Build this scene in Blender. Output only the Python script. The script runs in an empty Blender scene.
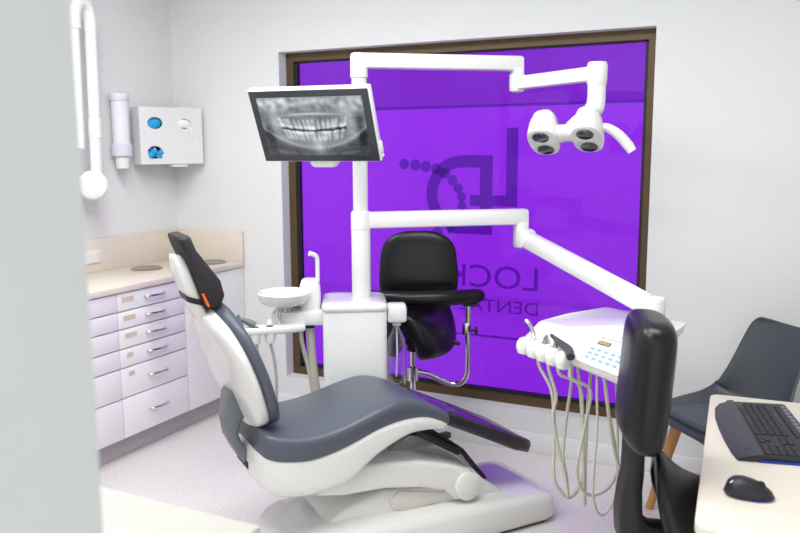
import bpy, bmesh, math, random
from mathutils import Vector, Matrix
random.seed(7)
PI = math.pi
R = math.radians
SC = bpy.context.scene
COL = SC.collection

# ------------------------------------------------------------ camera
cam_d = bpy.data.cameras.new('camera')
cam_d.sensor_width = 36.0
cam_d.lens = 790.38/800*36.0
cam_d.clip_start = 0.05
cam = bpy.data.objects.new('camera', cam_d)
COL.objects.link(cam)
yaw, pitch, roll = R(26.192), R(8.332), R(-0.254)
cam.matrix_world = (Matrix.Translation((0, 0, 1.56)) @ Matrix.Rotation(yaw, 4, 'Z')
                    @ Matrix.Rotation(PI/2-pitch, 4, 'X') @ Matrix.Rotation(roll, 4, 'Z'))
cam_d.dof.use_dof = True
cam_d.dof.focus_distance = 3.1
cam_d.dof.aperture_fstop = 3.5
SC.camera = cam

# ------------------------------------------------------------ world, lights, exposure
w = bpy.data.worlds.new('sky'); SC.world = w
w.use_nodes = True
bg = w.node_tree.nodes['Background']
bg.inputs['Color'].default_value = (0.93, 0.96, 1.0, 1)
bg.inputs['Strength'].default_value = 1.46
SC.view_settings.view_transform = 'Standard'
SC.view_settings.look = 'None'
SC.view_settings.exposure = 0.09
SC.view_settings.gamma = 1.0
CEIL = 2.75
def area(name, loc, sx, sy, power, col=(0.955, 1.0, 0.975), rot=(0, 0, 0)):
    l = bpy.data.lights.new(name, 'AREA'); l.shape = 'RECTANGLE'; l.size = sx; l.size_y = sy
    l.energy = power; l.color = col
    o = bpy.data.objects.new(name, l); o.location = loc; o.rotation_euler = rot
    COL.objects.link(o); return o
area('panel_light', (-2.3, 2.3, CEIL-.07), 1.15, .55, 23)
area('panel_light', (-0.6, 2.1, CEIL-.07), 1.15, .55, 17.5)
area('panel_light', (-1.4, 1.3, CEIL-.07), 1.15, .55, 17.5)

# ------------------------------------------------------------ helpers: materials
def mat(name, col, rough=.5, metal=0, spec=.5, noise=0, nscale=40, bump=0, bscale=200, coat=0, alpha=1, trans=0, ior=1.45):
    m = bpy.data.materials.new(name); m.use_nodes = True
    nt = m.node_tree; b = nt.nodes['Principled BSDF']
    b.inputs['Base Color'].default_value = (*col, 1)
    b.inputs['Roughness'].default_value = rough
    b.inputs['Metallic'].default_value = metal
    b.inputs['Specular IOR Level'].default_value = spec
    b.inputs['Coat Weight'].default_value = coat
    b.inputs['Coat Roughness'].default_value = .08
    b.inputs['Alpha'].default_value = alpha
    b.inputs['Transmission Weight'].default_value = trans
    b.inputs['IOR'].default_value = ior
    tc = nt.nodes.new('ShaderNodeTexCoord')
    n = nt.nodes.new('ShaderNodeTexNoise'); n.inputs['Scale'].default_value = nscale
    n.inputs['Detail'].default_value = 4
    nt.links.new(tc.outputs['Object'], n.inputs['Vector'])
    mx = nt.nodes.new('ShaderNodeMix'); mx.data_type = 'RGBA'
    k = noise if noise else .02
    mx.inputs[6].default_value = (*[max(0, c*(1-k)) for c in col], 1)
    mx.inputs[7].default_value = (*[min(1, c*(1+k)) for c in col], 1)
    nt.links.new(n.outputs['Fac'], mx.inputs[0])
    nt.links.new(mx.outputs[2], b.inputs['Base Color'])
    if bump:
        n2 = nt.nodes.new('ShaderNodeTexNoise'); n2.inputs['Scale'].default_value = bscale
        nt.links.new(tc.outputs['Object'], n2.inputs['Vector'])
        bp = nt.nodes.new('ShaderNodeBump'); bp.inputs['Strength'].default_value = bump
        bp.inputs['Distance'].default_value = .002
        nt.links.new(n2.outputs['Fac'], bp.inputs['Height'])
        nt.links.new(bp.outputs['Normal'], b.inputs['Normal'])
    return m

def s2l(r, g, b):
    f = lambda c: (c/255/12.92) if c/255 <= .04045 else ((c/255+.055)/1.055)**2.4
    return (f(r), f(g), f(b))

def speckle(name, c1, c2, c3, rough, scale=260):
    m = mat(name, c1, rough)
    nt = m.node_tree; b = nt.nodes['Principled BSDF']
    tc = nt.nodes.new('ShaderNodeTexCoord')
    v = nt.nodes.new('ShaderNodeTexNoise'); v.inputs['Scale'].default_value = scale; v.inputs['Detail'].default_value = 3
    nt.links.new(tc.outputs['Object'], v.inputs['Vector'])
    cr = nt.nodes.new('ShaderNodeValToRGB')
    cr.color_ramp.elements[0].position = .36; cr.color_ramp.elements[0].color = (*c2, 1)
    cr.color_ramp.elements[1].position = .64; cr.color_ramp.elements[1].color = (*c3, 1)
    e = cr.color_ramp.elements.new(.5); e.color = (*c1, 1)
    nt.links.new(v.outputs['Fac'], cr.inputs[0])
    nt.links.new(cr.outputs[0], b.inputs['Base Color'])
    return m

M = {}
M['wall'] = mat('wall_paint', (.75, .75, .755), .6, bump=.05, bscale=300)
M['jamb'] = mat('door_frame_paint', (.64, .66, .64), .5)
M['ceil'] = mat('ceiling_paint', (.85, .85, .85), .8)
M['floor'] = speckle('speckled_vinyl', (.72, .68, .66), (.58, .54, .53), (.83, .79, .775), .42, 150)
M['kick'] = speckle('grey_speckled_vinyl', (.44, .41, .415), (.34, .32, .325), (.53, .50, .505), .5)
M['skirt'] = mat('skirting_paint', (.80, .80, .81), .35)
M['bronze'] = mat('bronze_aluminium', s2l(92, 74, 50), .45, .3, noise=.1)
M['seal'] = mat('black_seal', (.015, .012, .02), .6)
M['worktop'] = speckle('cream_stone', (.73, .65, .57), (.71, .63, .55), (.75, .675, .595), .3, 120)
M['laminate'] = mat('white_laminate', (.85, .83, .835), .28)
M['creamtop'] = mat('cream_laminate', (.50, .485, .45), .35)
M['chrome'] = mat('chrome', (.75, .75, .76), .14, 1)
M['steel'] = mat('brushed_steel', (.45, .42, .38), .35, .9)
M['white'] = mat('white_plastic', (.77, .77, .765), .3, coat=.3)
M['gloss'] = mat('gloss_white_shell', (.74, .735, .71), .2, coat=.6)
M['offwhite'] = mat('offwhite_plastic', (.80, .78, .74), .4)
M['beige'] = mat('beige_panel', (.70, .65, .59), .4)
M['grey'] = mat('grey_leather', s2l(80, 85, 96), .34, bump=.1, bscale=350)
M['greyplast'] = mat('grey_plastic', s2l(110, 114, 120), .4)
M['darkplast'] = mat('dark_grey_plastic', s2l(58, 60, 66), .4)
M['black'] = mat('black_leather', (.007, .007, .008), .3, spec=.38, bump=.08, bscale=300)
M['blackmat'] = mat('black_mesh_fabric', (.022, .020, .022), .75, bump=.15, bscale=500)
M['blackplast'] = mat('black_plastic', (.014, .014, .015), .45)
M['legrest'] = mat('glossy_black_vinyl', (.012, .010, .016), .24, spec=.7, coat=.3)
M['coverplate'] = mat('silver_cover', (.50, .50, .51), .16, .7)
M['orange'] = mat('orange_tab', s2l(235, 95, 25), .5)
M['hose'] = mat('beige_hose', s2l(190, 188, 172), .45)
M['hosedark'] = mat('grey_hose', s2l(170, 172, 168), .5)
M['bezel'] = mat('black_bezel', s2l(58, 58, 66), .25)
M['shellgrey'] = mat('grey_chair_shell', s2l(70, 75, 82), .42)
M['padgrey'] = mat('grey_chair_pad', s2l(74, 79, 88), .5)
M['beech'] = mat('beech_wood', s2l(196, 142, 92), .5, noise=.18, nscale=14)
M['keyb'] = mat('keyboard_plastic', s2l(34, 34, 42), .42)
M['palm'] = mat('palm_rest_plastic', s2l(38, 38, 50), .38)
M['key'] = mat('key_plastic', s2l(36, 36, 40), .5)
M['blue'] = mat('blue_plastic', s2l(40, 60, 170), .4)
M['glove'] = mat('blue_nitrile', s2l(45, 160, 215), .5, noise=.2, nscale=60)
M['tissue'] = mat('white_tissue', (.85, .85, .84), .8)
M['cavity'] = mat('cavity_shade', (.05, .06, .08), .8)
M['label'] = mat('tan_label', s2l(214, 196, 176), .6, noise=.15, nscale=120)
M['lilac'] = mat('lilac_plastic', (.66, .64, .72), .4)
M['clearcup'] = mat('frosted_tube', (.82, .82, .88), .25, alpha=.9)
M['bluekey'] = mat('blue_button', s2l(135, 165, 210), .5)
M['lcd'] = mat('display_window', s2l(95, 88, 70), .3)
M['lcdtxt'] = mat('display_digits', s2l(200, 180, 110), .5)
M['lens'] = mat('lamp_lens', (.03, .03, .035), .08, coat=.8)
M['lensring'] = mat('lens_ring', s2l(120, 122, 126), .3, .6)
M['greytext'] = mat('grey_print', s2l(120, 130, 140), .6)
M['ground'] = mat('pale_concrete', (.62, .61, .6), .85, noise=.1)
M['render'] = mat('backdrop_pale', (.80, .79, .78), .85, noise=.04)  # light tone of the added backdrop behind the lower glass
M['backdrop_high'] = mat('backdrop_grey', (.62, .62, .62), .8, noise=.05)  # greyer tone of the added backdrop, darkens the upper glass
M['pipe'] = mat('xray_arm_enamel', (.76, .76, .755), .3, coat=.3)

def glass_pane():
    m = bpy.data.materials.new('purple_film_glass'); m.use_nodes = True
    nt = m.node_tree; nt.nodes.clear()
    out = nt.nodes.new('ShaderNodeOutputMaterial')
    tr = nt.nodes.new('ShaderNodeBsdfTransparent'); tr.inputs['Color'].default_value = (.56, .165, .93, 1)
    gl = nt.nodes.new('ShaderNodeBsdfGlossy'); gl.inputs['Roughness'].default_value = .03
    gl.inputs['Color'].default_value = (.9, .9, .9, 1)
    fr = nt.nodes.new('ShaderNodeFresnel'); fr.inputs['IOR'].default_value = 1.3
    mx = nt.nodes.new('ShaderNodeMixShader')
    nt.links.new(fr.outputs[0], mx.inputs[0]); nt.links.new(tr.outputs[0], mx.inputs[1]); nt.links.new(gl.outputs[0], mx.inputs[2])
    nt.links.new(mx.outputs[0], out.inputs[0])
    return m
M['pane'] = glass_pane()
def film(name, col, gloss=0):
    m = bpy.data.materials.new(name); m.use_nodes = True
    nt = m.node_tree; nt.nodes.clear()
    out = nt.nodes.new('ShaderNodeOutputMaterial')
    tr = nt.nodes.new('ShaderNodeBsdfTransparent'); tr.inputs['Color'].default_value = (*col, 1)
    if not gloss:
        nt.links.new(tr.outputs[0], out.inputs[0]); return m
    gl = nt.nodes.new('ShaderNodeBsdfGlossy'); gl.inputs['Roughness'].default_value = .06
    lw = nt.nodes.new('ShaderNodeLayerWeight'); lw.inputs['Blend'].default_value = gloss
    mx = nt.nodes.new('ShaderNodeMixShader')
    nt.links.new(lw.outputs['Facing'], mx.inputs[0]); nt.links.new(tr.outputs[0], mx.inputs[1]); nt.links.new(gl.outputs[0], mx.inputs[2])
    nt.links.new(mx.outputs[0], out.inputs[0])
    return m
M['sign'] = film('sign_vinyl', (.62, .60, .72))
M['signblue'] = film('sign_vinyl_blue', (.62, .68, .76))
M['bottle'] = film('clear_bottle_plastic', (.97, .97, .98), .45)
M['desk'] = speckle('desk_laminate', s2l(218, 210, 197), s2l(214, 205, 191), s2l(222, 215, 203), .4, 260)

def emis(name, col, st):
    m = bpy.data.materials.new(name); m.use_nodes = True
    b = m.node_tree.nodes['Principled BSDF']
    b.inputs['Base Color'].default_value = (*col, 1)
    b.inputs['Emission Color'].default_value = (*col, 1)
    b.inputs['Emission Strength'].default_value = st
    return m
M['panel'] = emis('led_diffuser', (1, .985, .96), 4)

# ------------------------------------------------------------ helpers: geometry
ROOT = {}
def BM(): return bmesh.new()

def obj(name, bm, m, parent=None, local=False, smooth=40, frame=None):
    """bm is in world coordinates (or in `frame`), moved into the parent's space"""
    if frame is not None: bm.transform(frame)
    if parent is not None and not local: bm.transform(ROOT[parent].inverted())
    bmesh.ops.recalc_face_normals(bm, faces=bm.faces)
    me = bpy.data.meshes.new(name); bm.to_mesh(me); bm.free()
    me.materials.append(M[m] if isinstance(m, str) else m)
    if smooth:
        me.polygons.foreach_set('use_smooth', [True]*len(me.polygons))
        me.set_sharp_from_angle(angle=R(smooth))
    o = bpy.data.objects.new(name, me); COL.objects.link(o)
    if parent is not None:
        o.parent = parent; ROOT[o] = ROOT[parent]
    else:
        ROOT[o] = Matrix.Identity(4)
    return o

def thing(name, label, cat, loc=(0, 0, 0), rotz=0, group=None):
    o = bpy.data.objects.new(name, None); COL.objects.link(o)
    o.location = loc; o.rotation_euler = (0, 0, rotz); o.empty_display_size = .05
    o['label'] = label; o['category'] = cat
    if group: o['group'] = group
    ROOT[o] = Matrix.Translation(loc) @ Matrix.Rotation(rotz, 4, 'Z')
    return o

def solo(name, bm, m, label, cat, loc, rotz=0, group=None, smooth=40):
    """a thing that is one mesh: origin at its base"""
    mw = Matrix.Translation(loc) @ Matrix.Rotation(rotz, 4, 'Z')
    bm.transform(mw.inverted())
    o = obj(name, bm, m, None, smooth=smooth)
    o.location = loc; o.rotation_euler = (0, 0, rotz); ROOT[o] = mw
    o['label'] = label; o['category'] = cat
    if group: o['group'] = group
    return o

def struct(name, bm, m, parent=None, smooth=30):
    o = obj(name, bm, m, parent, smooth=smooth)
    if parent is None: o['kind'] = 'structure'
    return o

def copy_tree(o, parent=None):
    c = o.copy(); COL.objects.link(c)
    if parent is not None: c.parent = parent
    for ch in list(o.children): copy_tree(ch, c)
    return c

def box(bm, c, s, rot=None, bev=0, seg=2):
    r = bmesh.ops.create_cube(bm, size=1.0)
    vs = r['verts']
    mt = Matrix.Translation(c) @ (rot.to_4x4() if rot is not None else Matrix.Identity(4)) @ Matrix.Diagonal((*s, 1))
    bmesh.ops.transform(bm, matrix=mt, verts=vs)
    if bev:
        es = {e for v in vs for e in v.link_edges}
        bmesh.ops.bevel(bm, geom=list(es), offset=bev, segments=seg, affect='EDGES', profile=.5)
    return bm

def prism(bm, poly, lo, hi, axis='z', bev=0, seg=2):
    """extrude polygon; axis z: poly=(x,y); axis y: poly=(x,z)"""
    def P(a, b, t): return (a, b, t) if axis == 'z' else ((a, t, b) if axis == 'y' else (t, a, b))
    n = len(poly)
    v0 = [bm.verts.new(P(a, b, lo)) for a, b in poly]
    v1 = [bm.verts.new(P(a, b, hi)) for a, b in poly]
    fs = [bm.faces.new(v0), bm.faces.new(v1)]
    for i in range(n): fs.append(bm.faces.new((v0[i], v0[(i+1) % n], v1[(i+1) % n], v1[i])))
    bmesh.ops.recalc_face_normals(bm, faces=fs)
    if bev:
        es = list(fs[0].edges)+list(fs[1].edges)
        bmesh.ops.bevel(bm, geom=es, offset=bev, segments=seg, affect='EDGES', profile=.5)
    return bm

def cat_rom(pts, k=8, closed=False):
    P = [Vector(p) for p in pts]; n = len(P); out = []
    if n < 3 and not closed: return P
    rng = range(n) if closed else range(n-1)
    for i in rng:
        p0 = P[(i-1) % n] if (closed or i > 0) else P[0]*2-P[1]
        p1 = P[i]; p2 = P[(i+1) % n]
        p3 = P[(i+2) % n] if (closed or i+2 < n) else P[-1]*2-P[-2]
        for j in range(k):
            t = j/k
            out.append(.5*((2*p1)+(p2-p0)*t+(2*p0-5*p1+4*p2-p3)*t*t+(3*p1-p0-3*p2+p3)*t**3))
    if not closed: out.append(P[-1])
    return out

def loft(bm, rings, cap=True, closed=True):
    vr = [[bm.verts.new(p) for p in r] for r in rings]
    n = len(vr[0])
    for a, b in zip(vr, vr[1:]):
        for i in range(n if closed else n-1):
            j = (i+1) % n
            bm.faces.new((a[i], a[j], b[j], b[i]))
    if cap:
        bm.faces.new(vr[0]); bm.faces.new(vr[-1])
    return bm

def tube(bm, pts, r, n=12, smooth=True, k=8):
    """round tube along pts; r number or list per given point"""
    P = [Vector(p) for p in pts]
    if isinstance(r, (int, float)): rr = None
    else: rr = list(r)
    if smooth and len(P) > 2:
        Q = cat_rom(P, k)
        if rr: rq = []
        if rr:
            for i in range(len(P)-1):
                for j in range(k): rq.append(rr[i]+(rr[i+1]-rr[i])*j/k)
            rq.append(rr[-1])
    else:
        Q = P; rq = rr
    N = len(Q); rings = []
    t0 = (Q[1]-Q[0]).normalized()
    up = Vector((0, 0, 1)) if abs(t0.z) < .9 else Vector((1, 0, 0))
    a = t0.cross(up).normalized()
    for i in range(N):
        t = (Q[min(i+1, N-1)]-Q[max(i-1, 0)]).normalized()
        a = (a-t*a.dot(t)).normalized(); b = t.cross(a)
        rad = rq[i] if rr else r
        rings.append([Q[i]+(a*math.cos(2*PI*q/n)+b*math.sin(2*PI*q/n))*rad for q in range(n)])
    return loft(bm, rings)

def lathe(bm, prof, c=(0, 0, 0), axis=(0, 0, 1), n=32):
    """prof list of (radius, height) along axis from c"""
    ax = Vector(axis).normalized(); c = Vector(c)
    up = Vector((0, 0, 1)) if abs(ax.z) < .9 else Vector((1, 0, 0))
    a = ax.cross(up).normalized(); b = ax.cross(a)
    rings = [[c+ax*h+(a*math.cos(2*PI*q/n)+b*math.sin(2*PI*q/n))*max(r, .0004) for q in range(n)] for r, h in prof]
    return loft(bm, rings)

def cyl(bm, p, q, r, n=24, bev=0):
    p = Vector(p); q = Vector(q); L = (q-p).length
    b = min(bev, r*.9)
    pr = [(r, 0), (r, L)] if not bev else [(r-b, 0), (r-b*.3, b*.3), (r, b), (r, L-b), (r-b*.3, L-b*.3), (r-b, L)]
    return lathe(bm, pr, p, q-p, n)

def rrect(hw, hh, r, k=5, cx=0, cy=0):
    """rounded rectangle points (2D)"""
    r = min(r, hw*.999, hh*.999); out = []
    for sx, sy, a0 in ((1, 1, 0), (-1, 1, 90), (-1, -1, 180), (1, -1, 270)):
        for i in range(k+1):
            a = R(a0+90*i/k)
            out.append((cx+sx*(hw-r)+r*math.cos(a), cy+sy*(hh-r)+r*math.sin(a)))
    return out

def superell(hw, hh, p=2.6, n=36, cx=0, cy=0):
    out = []
    for i in range(n):
        a = 2*PI*i/n; c, s = math.cos(a), math.sin(a)
        out.append((cx+hw*abs(c)**(2/p)*(1 if c >= 0 else -1), cy+hh*abs(s)**(2/p)*(1 if s >= 0 else -1)))
    return out

def bar(bm, p, q, wd, ht, bev=.01, up=(0, 0, 1), ext=0):
    """rectangular bar from p to q, wd sideways, ht along up"""
    p = Vector(p); q = Vector(q); x = (q-p).normalized()
    z = Vector(up); z = (z-x*z.dot(x)).normalized(); y = z.cross(x)
    rot = Matrix((x, y, z)).transposed()
    return box(bm, (p+q)/2, ((q-p).length+ext*2, wd, ht), rot, bev)

def text_bm(txt, size, depth, mirror=False, align='LEFT'):
    cu = bpy.data.curves.new('t', 'FONT'); cu.body = txt; cu.size = size; cu.extrude = depth
    cu.align_x = align; cu.resolution_u = 3
    o = bpy.data.objects.new('t', cu); COL.objects.link(o)
    dg = bpy.context.evaluated_depsgraph_get(); dg.update()
    me = bpy.data.meshes.new_from_object(o.evaluated_get(dg))
    bm = BM(); bm.from_mesh(me)
    bpy.data.objects.remove(o); bpy.data.curves.remove(cu); bpy.data.meshes.remove(me)
    if mirror: bm.transform(Matrix.Diagonal((-1, 1, 1, 1)))
    return bm

# ------------------------------------------------------------ the setting
WY = 3.85      # back wall
LX = -3.45     # left wall
RX = 1.25      # right wall
OX0, OX1, OZ0, OZ1 = -2.66, -.588, .217, 2.118   # window opening
bm = BM(); box(bm, (-1.1, 1.4, -.05), (5.2, 5.3, .1)); struct('floor', bm, 'floor')
bm = BM(); box(bm, (-1.1, 2.0, CEIL+.05), (5.2, 4.2, .1)); struct('ceiling', bm, 'ceil')
bm = BM()
T = .22
box(bm, ((LX-.2+OX0)/2, WY+T/2, CEIL/2), (OX0-LX+.2, T, CEIL))
box(bm, ((OX1+RX+.2)/2, WY+T/2, CEIL/2), (RX+.2-OX1, T, CEIL))
box(bm, ((OX0+OX1)/2, WY+T/2, OZ0/2), (OX1-OX0, T, OZ0))
box(bm, ((OX0+OX1)/2, WY+T/2, (OZ1+CEIL)/2), (OX1-OX0, T, CEIL-OZ1))
struct('wall_back', bm, 'wall')
bm = BM(); box(bm, (LX-.1, 2.0, CEIL/2), (.2, 3.9, CEIL)); struct('wall_left', bm, 'wall')
bm = BM(); box(bm, (RX+.1, 2.0, CEIL/2), (.2, 3.9, CEIL)); struct('wall_right', bm, 'wall')
bm = BM()
box(bm, ((LX-.630)/2, .407, CEIL/2), (-.630-LX, .32, CEIL))
box(bm, ((1.05+RX)/2, .407, CEIL/2), (RX-1.05, .32, CEIL))
box(bm, (.208, .407, (2.55+CEIL)/2), (1.684, .32, CEIL-2.55))  # opening, out of view, made wide and tall to admit more frontal light
struct('wall_front', bm, 'jamb')
# skirting
def skirt(name, c, s):
    bm = BM(); box(bm, c, s, bev=.004); struct(name, bm, 'skirt')
skirt('baseboard_back', ((-3.01+RX)/2, WY-.006, .0515), (RX+3.01, .012, .103))
skirt('baseboard_right', (RX-.006, 2.2, .0515), (.012, 3.27, .103))

# window
win = thing('window_1', 'w', 'w', ((OX0+OX1)/2, 3.93, OZ0))
for k in ('label', 'category'): del win[k]
win['kind'] = 'structure'
bm = BM(); FY0, FY1 = 3.925, 3.985
fw = .048
for (x0, x1, z0, z1) in ((OX0, OX0+fw, OZ0, OZ1), (OX1-fw+.006, OX1, OZ0, OZ1), (OX0+fw, OX1-fw+.006, OZ1-fw, OZ1), (OX0+fw, OX1-fw+.006, OZ0, OZ0+fw)):
    box(bm, ((x0+x1)/2, (FY0+FY1)/2, (z0+z1)/2), (x1-x0, FY1-FY0, z1-z0))
obj('window_frame', bm, 'bronze', win)
bm = BM(); g = .016
X0, X1, Z0, Z1 = OX0+fw, OX1-fw+.006, OZ0+fw, OZ1-fw
for (x0, x1, z0, z1) in ((X0, X0+g, Z0, Z1), (X1-g, X1, Z0, Z1), (X0, X1, Z1-g*.5, Z1), (X0, X1, Z0, Z0+g)):
    box(bm, ((x0+x1)/2, 3.955, (z0+z1)/2), (x1-x0, .03, z1-z0))
obj('glazing_seal', bm, 'seal', win)
bm = BM(); box(bm, ((X0+X1)/2, 3.955, (Z0+Z1)/2), (X1-X0-.006, .006, Z1-Z0-.006)); obj('window_pane', bm, 'pane', win, smooth=0)
bm = BM(); box(bm, ((X0+X1)/2, 3.964, 1.79), (X1-X0, .002, .014)); obj('film_seam', bm, 'sign', win, smooth=0)
bm = BM(); box(bm, ((X0+X1)/2, 3.964, .563), (X1-X0, .002, .012)); obj('film_seam', bm, 'sign', win, smooth=0)

# outside: pavement, and two made-up walls toning the pane lighter below, darker above
bm = BM(); box(bm, (-4, 10, -.35), (40, 11.5, .1)); struct('pavement', bm, 'ground')
bm = BM(); box(bm, (-6, 9.6, .9), (40, .25, 2.45)); struct('pane_backdrop_low', bm, 'render')
bm = BM(); box(bm, (-6, 14.0, 3), (44, .4, 7)); struct('pane_backdrop_high', bm, 'backdrop_high')

# sign on the window: stands on the outer face of the glass
SY = 3.962
sg = thing('window_sign', 'dark mirror-image practice sign with emblem and lettering on the purple window', 'sign', (-1.45, SY, .69))
def plate(bm, x0, x1, z0, z1): box(bm, ((x0+x1)/2, SY, (z0+z1)/2), (abs(x1-x0), .002, z1-z0))
bm = BM()
plate(bm, -1.33, -1.268, 1.268, 1.675); plate(bm, -1.53, -1.3301, 1.268, 1.325)
plate(bm, -1.475, -1.405, 1.3252, 1.535); plate(bm, -1.475, -1.405, 1.115, 1.2678)
obj('emblem_letters', bm, 'sign', sg, smooth=0)
bm = BM()
# bowl of the mirrored D
cx, cz, ro, ri = -1.575, 1.325, .21, .145
N = 40
def arc(a0, a1):
    n = 20; vo = []; 
    for yy in (SY-.001, SY+.001):
        o_ = [bm.verts.new((cx+ro*math.cos(R(a0+(a1-a0)*i/n)), yy, cz+ro*math.sin(R(a0+(a1-a0)*i/n)))) for i in range(n+1)]
        i_ = [bm.verts.new((cx+ri*math.cos(R(a0+(a1-a0)*i/n)), yy, cz+ri*math.sin(R(a0+(a1-a0)*i/n)))) for i in range(n+1)]
        vo.append((o_, i_))
    (o0, i0), (o1, i1) = vo
    for i in range(n):
        bm.faces.new((o0[i], o0[i+1], i0[i+1], i0[i])); bm.faces.new((o1[i], i1[i], i1[i+1], o1[i+1]))
        bm.faces.new((o0[i], o1[i], o1[i+1], o0[i+1])); bm.faces.new((i0[i], i0[i+1], i1[i+1], i1[i]))
    for i in (0, n): bm.faces.new((o0[i], i0[i], i1[i], o1[i]))
arc(90, 238)
plate(bm, -1.574, -1.4752, 1.47, 1.535); plate(bm, -1.66, -1.4752, 1.115, 1.18)
obj('emblem_bowl', bm, 'sign', sg, smooth=0)
for x, z, r in ((-1.922, 1.488, .03), (-1.855, 1.482, .031), (-1.792, 1.475, .031), (-1.728, 1.462, .03), (-1.68, 1.44, .03), (-1.634, 1.402, .028),
                (-1.601, 1.36, .027), (-1.581, 1.313, .026), (-1.577, 1.265, .025), (-1.60, 1.205, .027), (-1.645, 1.15, .029), (-1.72, 1.115, .031)):
    bm = BM(); cyl(bm, (x, SY+.003, z), (x, SY+.005, z), r, 20); obj('emblem_dot', bm, 'signblue', sg)
def sign_text(txt, size, xr, z, sx):
    bm = text_bm(txt, size, .0008, mirror=True)
    bm.transform(Matrix.Translation((xr, SY, z)) @ Matrix.Rotation(R(90), 4, 'X') @ Matrix.Diagonal((sx, 1, 1, 1)))
    obj('lettering', bm, 'sign', sg, smooth=0)
sign_text('LOCK', .178, -1.135, .83, 1.12)
sign_text('DENTAL', .098, -1.135, .70, 1.22)
sign_text('C', .098, -1.66, .70, 1.22)

# ceiling lamps
for i, (x, y) in enumerate(((-2.3, 2.3), (-.6, 2.1), (-1.4, 1.3))):
    t = thing('ceiling_light', ['white flat panel light on the ceiling above the drawer bench', 'white flat panel light on the ceiling near the right wall',
               'white flat panel light on the ceiling nearest the doorway'][i], 'light', (x, y, CEIL-.05))
    bm = BM()
    for (cx_, cy_, sx_, sy_) in ((0, .29, 1.24, .04), (0, -.29, 1.24, .04), (.6, 0, .04, .54), (-.6, 0, .04, .54)):
        box(bm, (x+cx_, y+cy_, CEIL-.025), (sx_, sy_, .05))
    obj('frame', bm, 'white', t)
    bm = BM(); box(bm, (x, y, CEIL-.03), (1.16, .54, .02)); obj('diffuser', bm, 'panel', t)

# ------------------------------------------------------------ left bench
KX = -3.015; FX = -2.955
bm = BM(); box(bm, ((LX+KX)/2, (2.0+WY)/2, .058), (KX-LX-.004, WY-2.0-.004, .116)); struct('trim_1', bm, 'kick')
wt = thing('worktop', 'cream stone worktop with low splashback running into the back corner', 'worktop', (-3.18, 3.0, .868))
bm = BM(); box(bm, ((LX+.002-2.944)/2, (2.0+WY-.002)/2, .884), (-2.944-LX-.002, WY-.002-2.0, .032), bev=.004); obj('slab', bm, 'worktop', wt)
bm = BM(); box(bm, (LX+.013, (2.0+WY-.002)/2, .992), (.022, WY-.002-2.0, .184), bev=.002); obj('splashback', bm, 'worktop', wt)
bm = BM(); box(bm, ((LX+.025-2.944)/2, WY-.013, .992), (-2.944-LX-.025, .022, .184), bev=.002); obj('splashback', bm, 'worktop', wt)

DZ = [(.772, .864), (.681, .769), (.581, .678), (.483, .578), (.327, .480), (.118, .324)]
def cabinet_drawers(y0, y1, label, handles, labels):
    t = thing('drawer_cabinet', label, 'cabinet', ((LX+FX)/2, (y0+y1)/2, .118))
    bm = BM(); box(bm, ((LX+.004+FX-.02)/2, (y0+y1)/2, .4925), (FX-.02-LX-.004, y1-y0-.002, .747)); obj('body', bm, 'laminate', t)
    for i, (z0, z1) in enumerate(DZ):
        bm = BM(); box(bm, (FX-.009, (y0+y1)/2, (z0+z1)/2), (.018, y1-y0-.005, z1-z0-.003), bev=.0015); d = obj('drawer_front', bm, 'laminate', t)
        if handles:
            zc = (z0+z1)/2+.005; yc = y0+.255 if i < 5 else y0+.25
            bm = BM()
            tube(bm, [(FX-.002, yc-.068, zc), (FX+.018, yc-.06, zc), (FX+.026, yc-.02, zc), (FX+.026, yc+.02, zc), (FX+.018, yc+.06, zc), (FX-.002, yc+.068, zc)], .008, 10)
            obj('handle', bm, 'chrome', d)
        if labels and i < 5:
            wl = .08 if i < 3 else .04
            bm = BM(); box(bm, (FX+.0012, y0+.03+wl/2+.005*i, z1-.035), (.002, wl, .024)); obj('label_strip', bm, 'label', d)
cabinet_drawers(2.832, 3.318, 'white drawer cabinet with six chrome bow handles, middle of the left bench', True, True)
cabinet_drawers(2.28, 2.832, 'white drawer cabinet beside the doorway wall, mostly cut off at the left', False, False)
t = thing('cupboard', 'white cupboard with one plain door at the back corner end of the bench', 'cupboard', ((LX+FX)/2, 3.55, .118))
bm = BM(); box(bm, ((LX+.004+FX-.02)/2, (3.318+3.846)/2, .4925), (FX-.02-LX-.004, .526, .747)); obj('body', bm, 'laminate', t)
bm = BM(); box(bm, (FX-.009, (3.321+3.82)/2, .491), (.018, .496, .746), bev=.0015); obj('door', bm, 'laminate', t)
bm = BM(); box(bm, (FX-.009, 3.833, .491), (.018, .022, .746)); obj('filler_panel', bm, 'laminate', t)
for (x, y, lab) in ((-3.27, 3.37, 'round steel waste chute in the worktop near the power outlet'), (-3.09, 3.72, 'round steel waste chute in the worktop by the back corner')):
    bm = BM(); lathe(bm, [(.001, 0), (.07, 0), (.085, .001), (.088, .004), (.082, .007), (.072, .004), (.068, .0015), (.001, .0015)], (x, y, .9005), n=40)
    solo('waste_chute', bm, 'steel', lab, 'chute', (x, y, .9005))
t = thing('power_outlet', 'white double power outlet on the cream splashback', 'outlet', (LX+.024, 3.12, .95))
bm = BM(); box(bm, (LX+.029, 3.12, .99), (.009, .115, .073), bev=.003); obj('plate', bm, 'white', t)
for dy in (-.025, .03):
    bm = BM(); box(bm, (LX+.035, 3.12+dy, 1.008), (.004, .014, .02), bev=.001); obj('switch', bm, 'offwhite', t)

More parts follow.
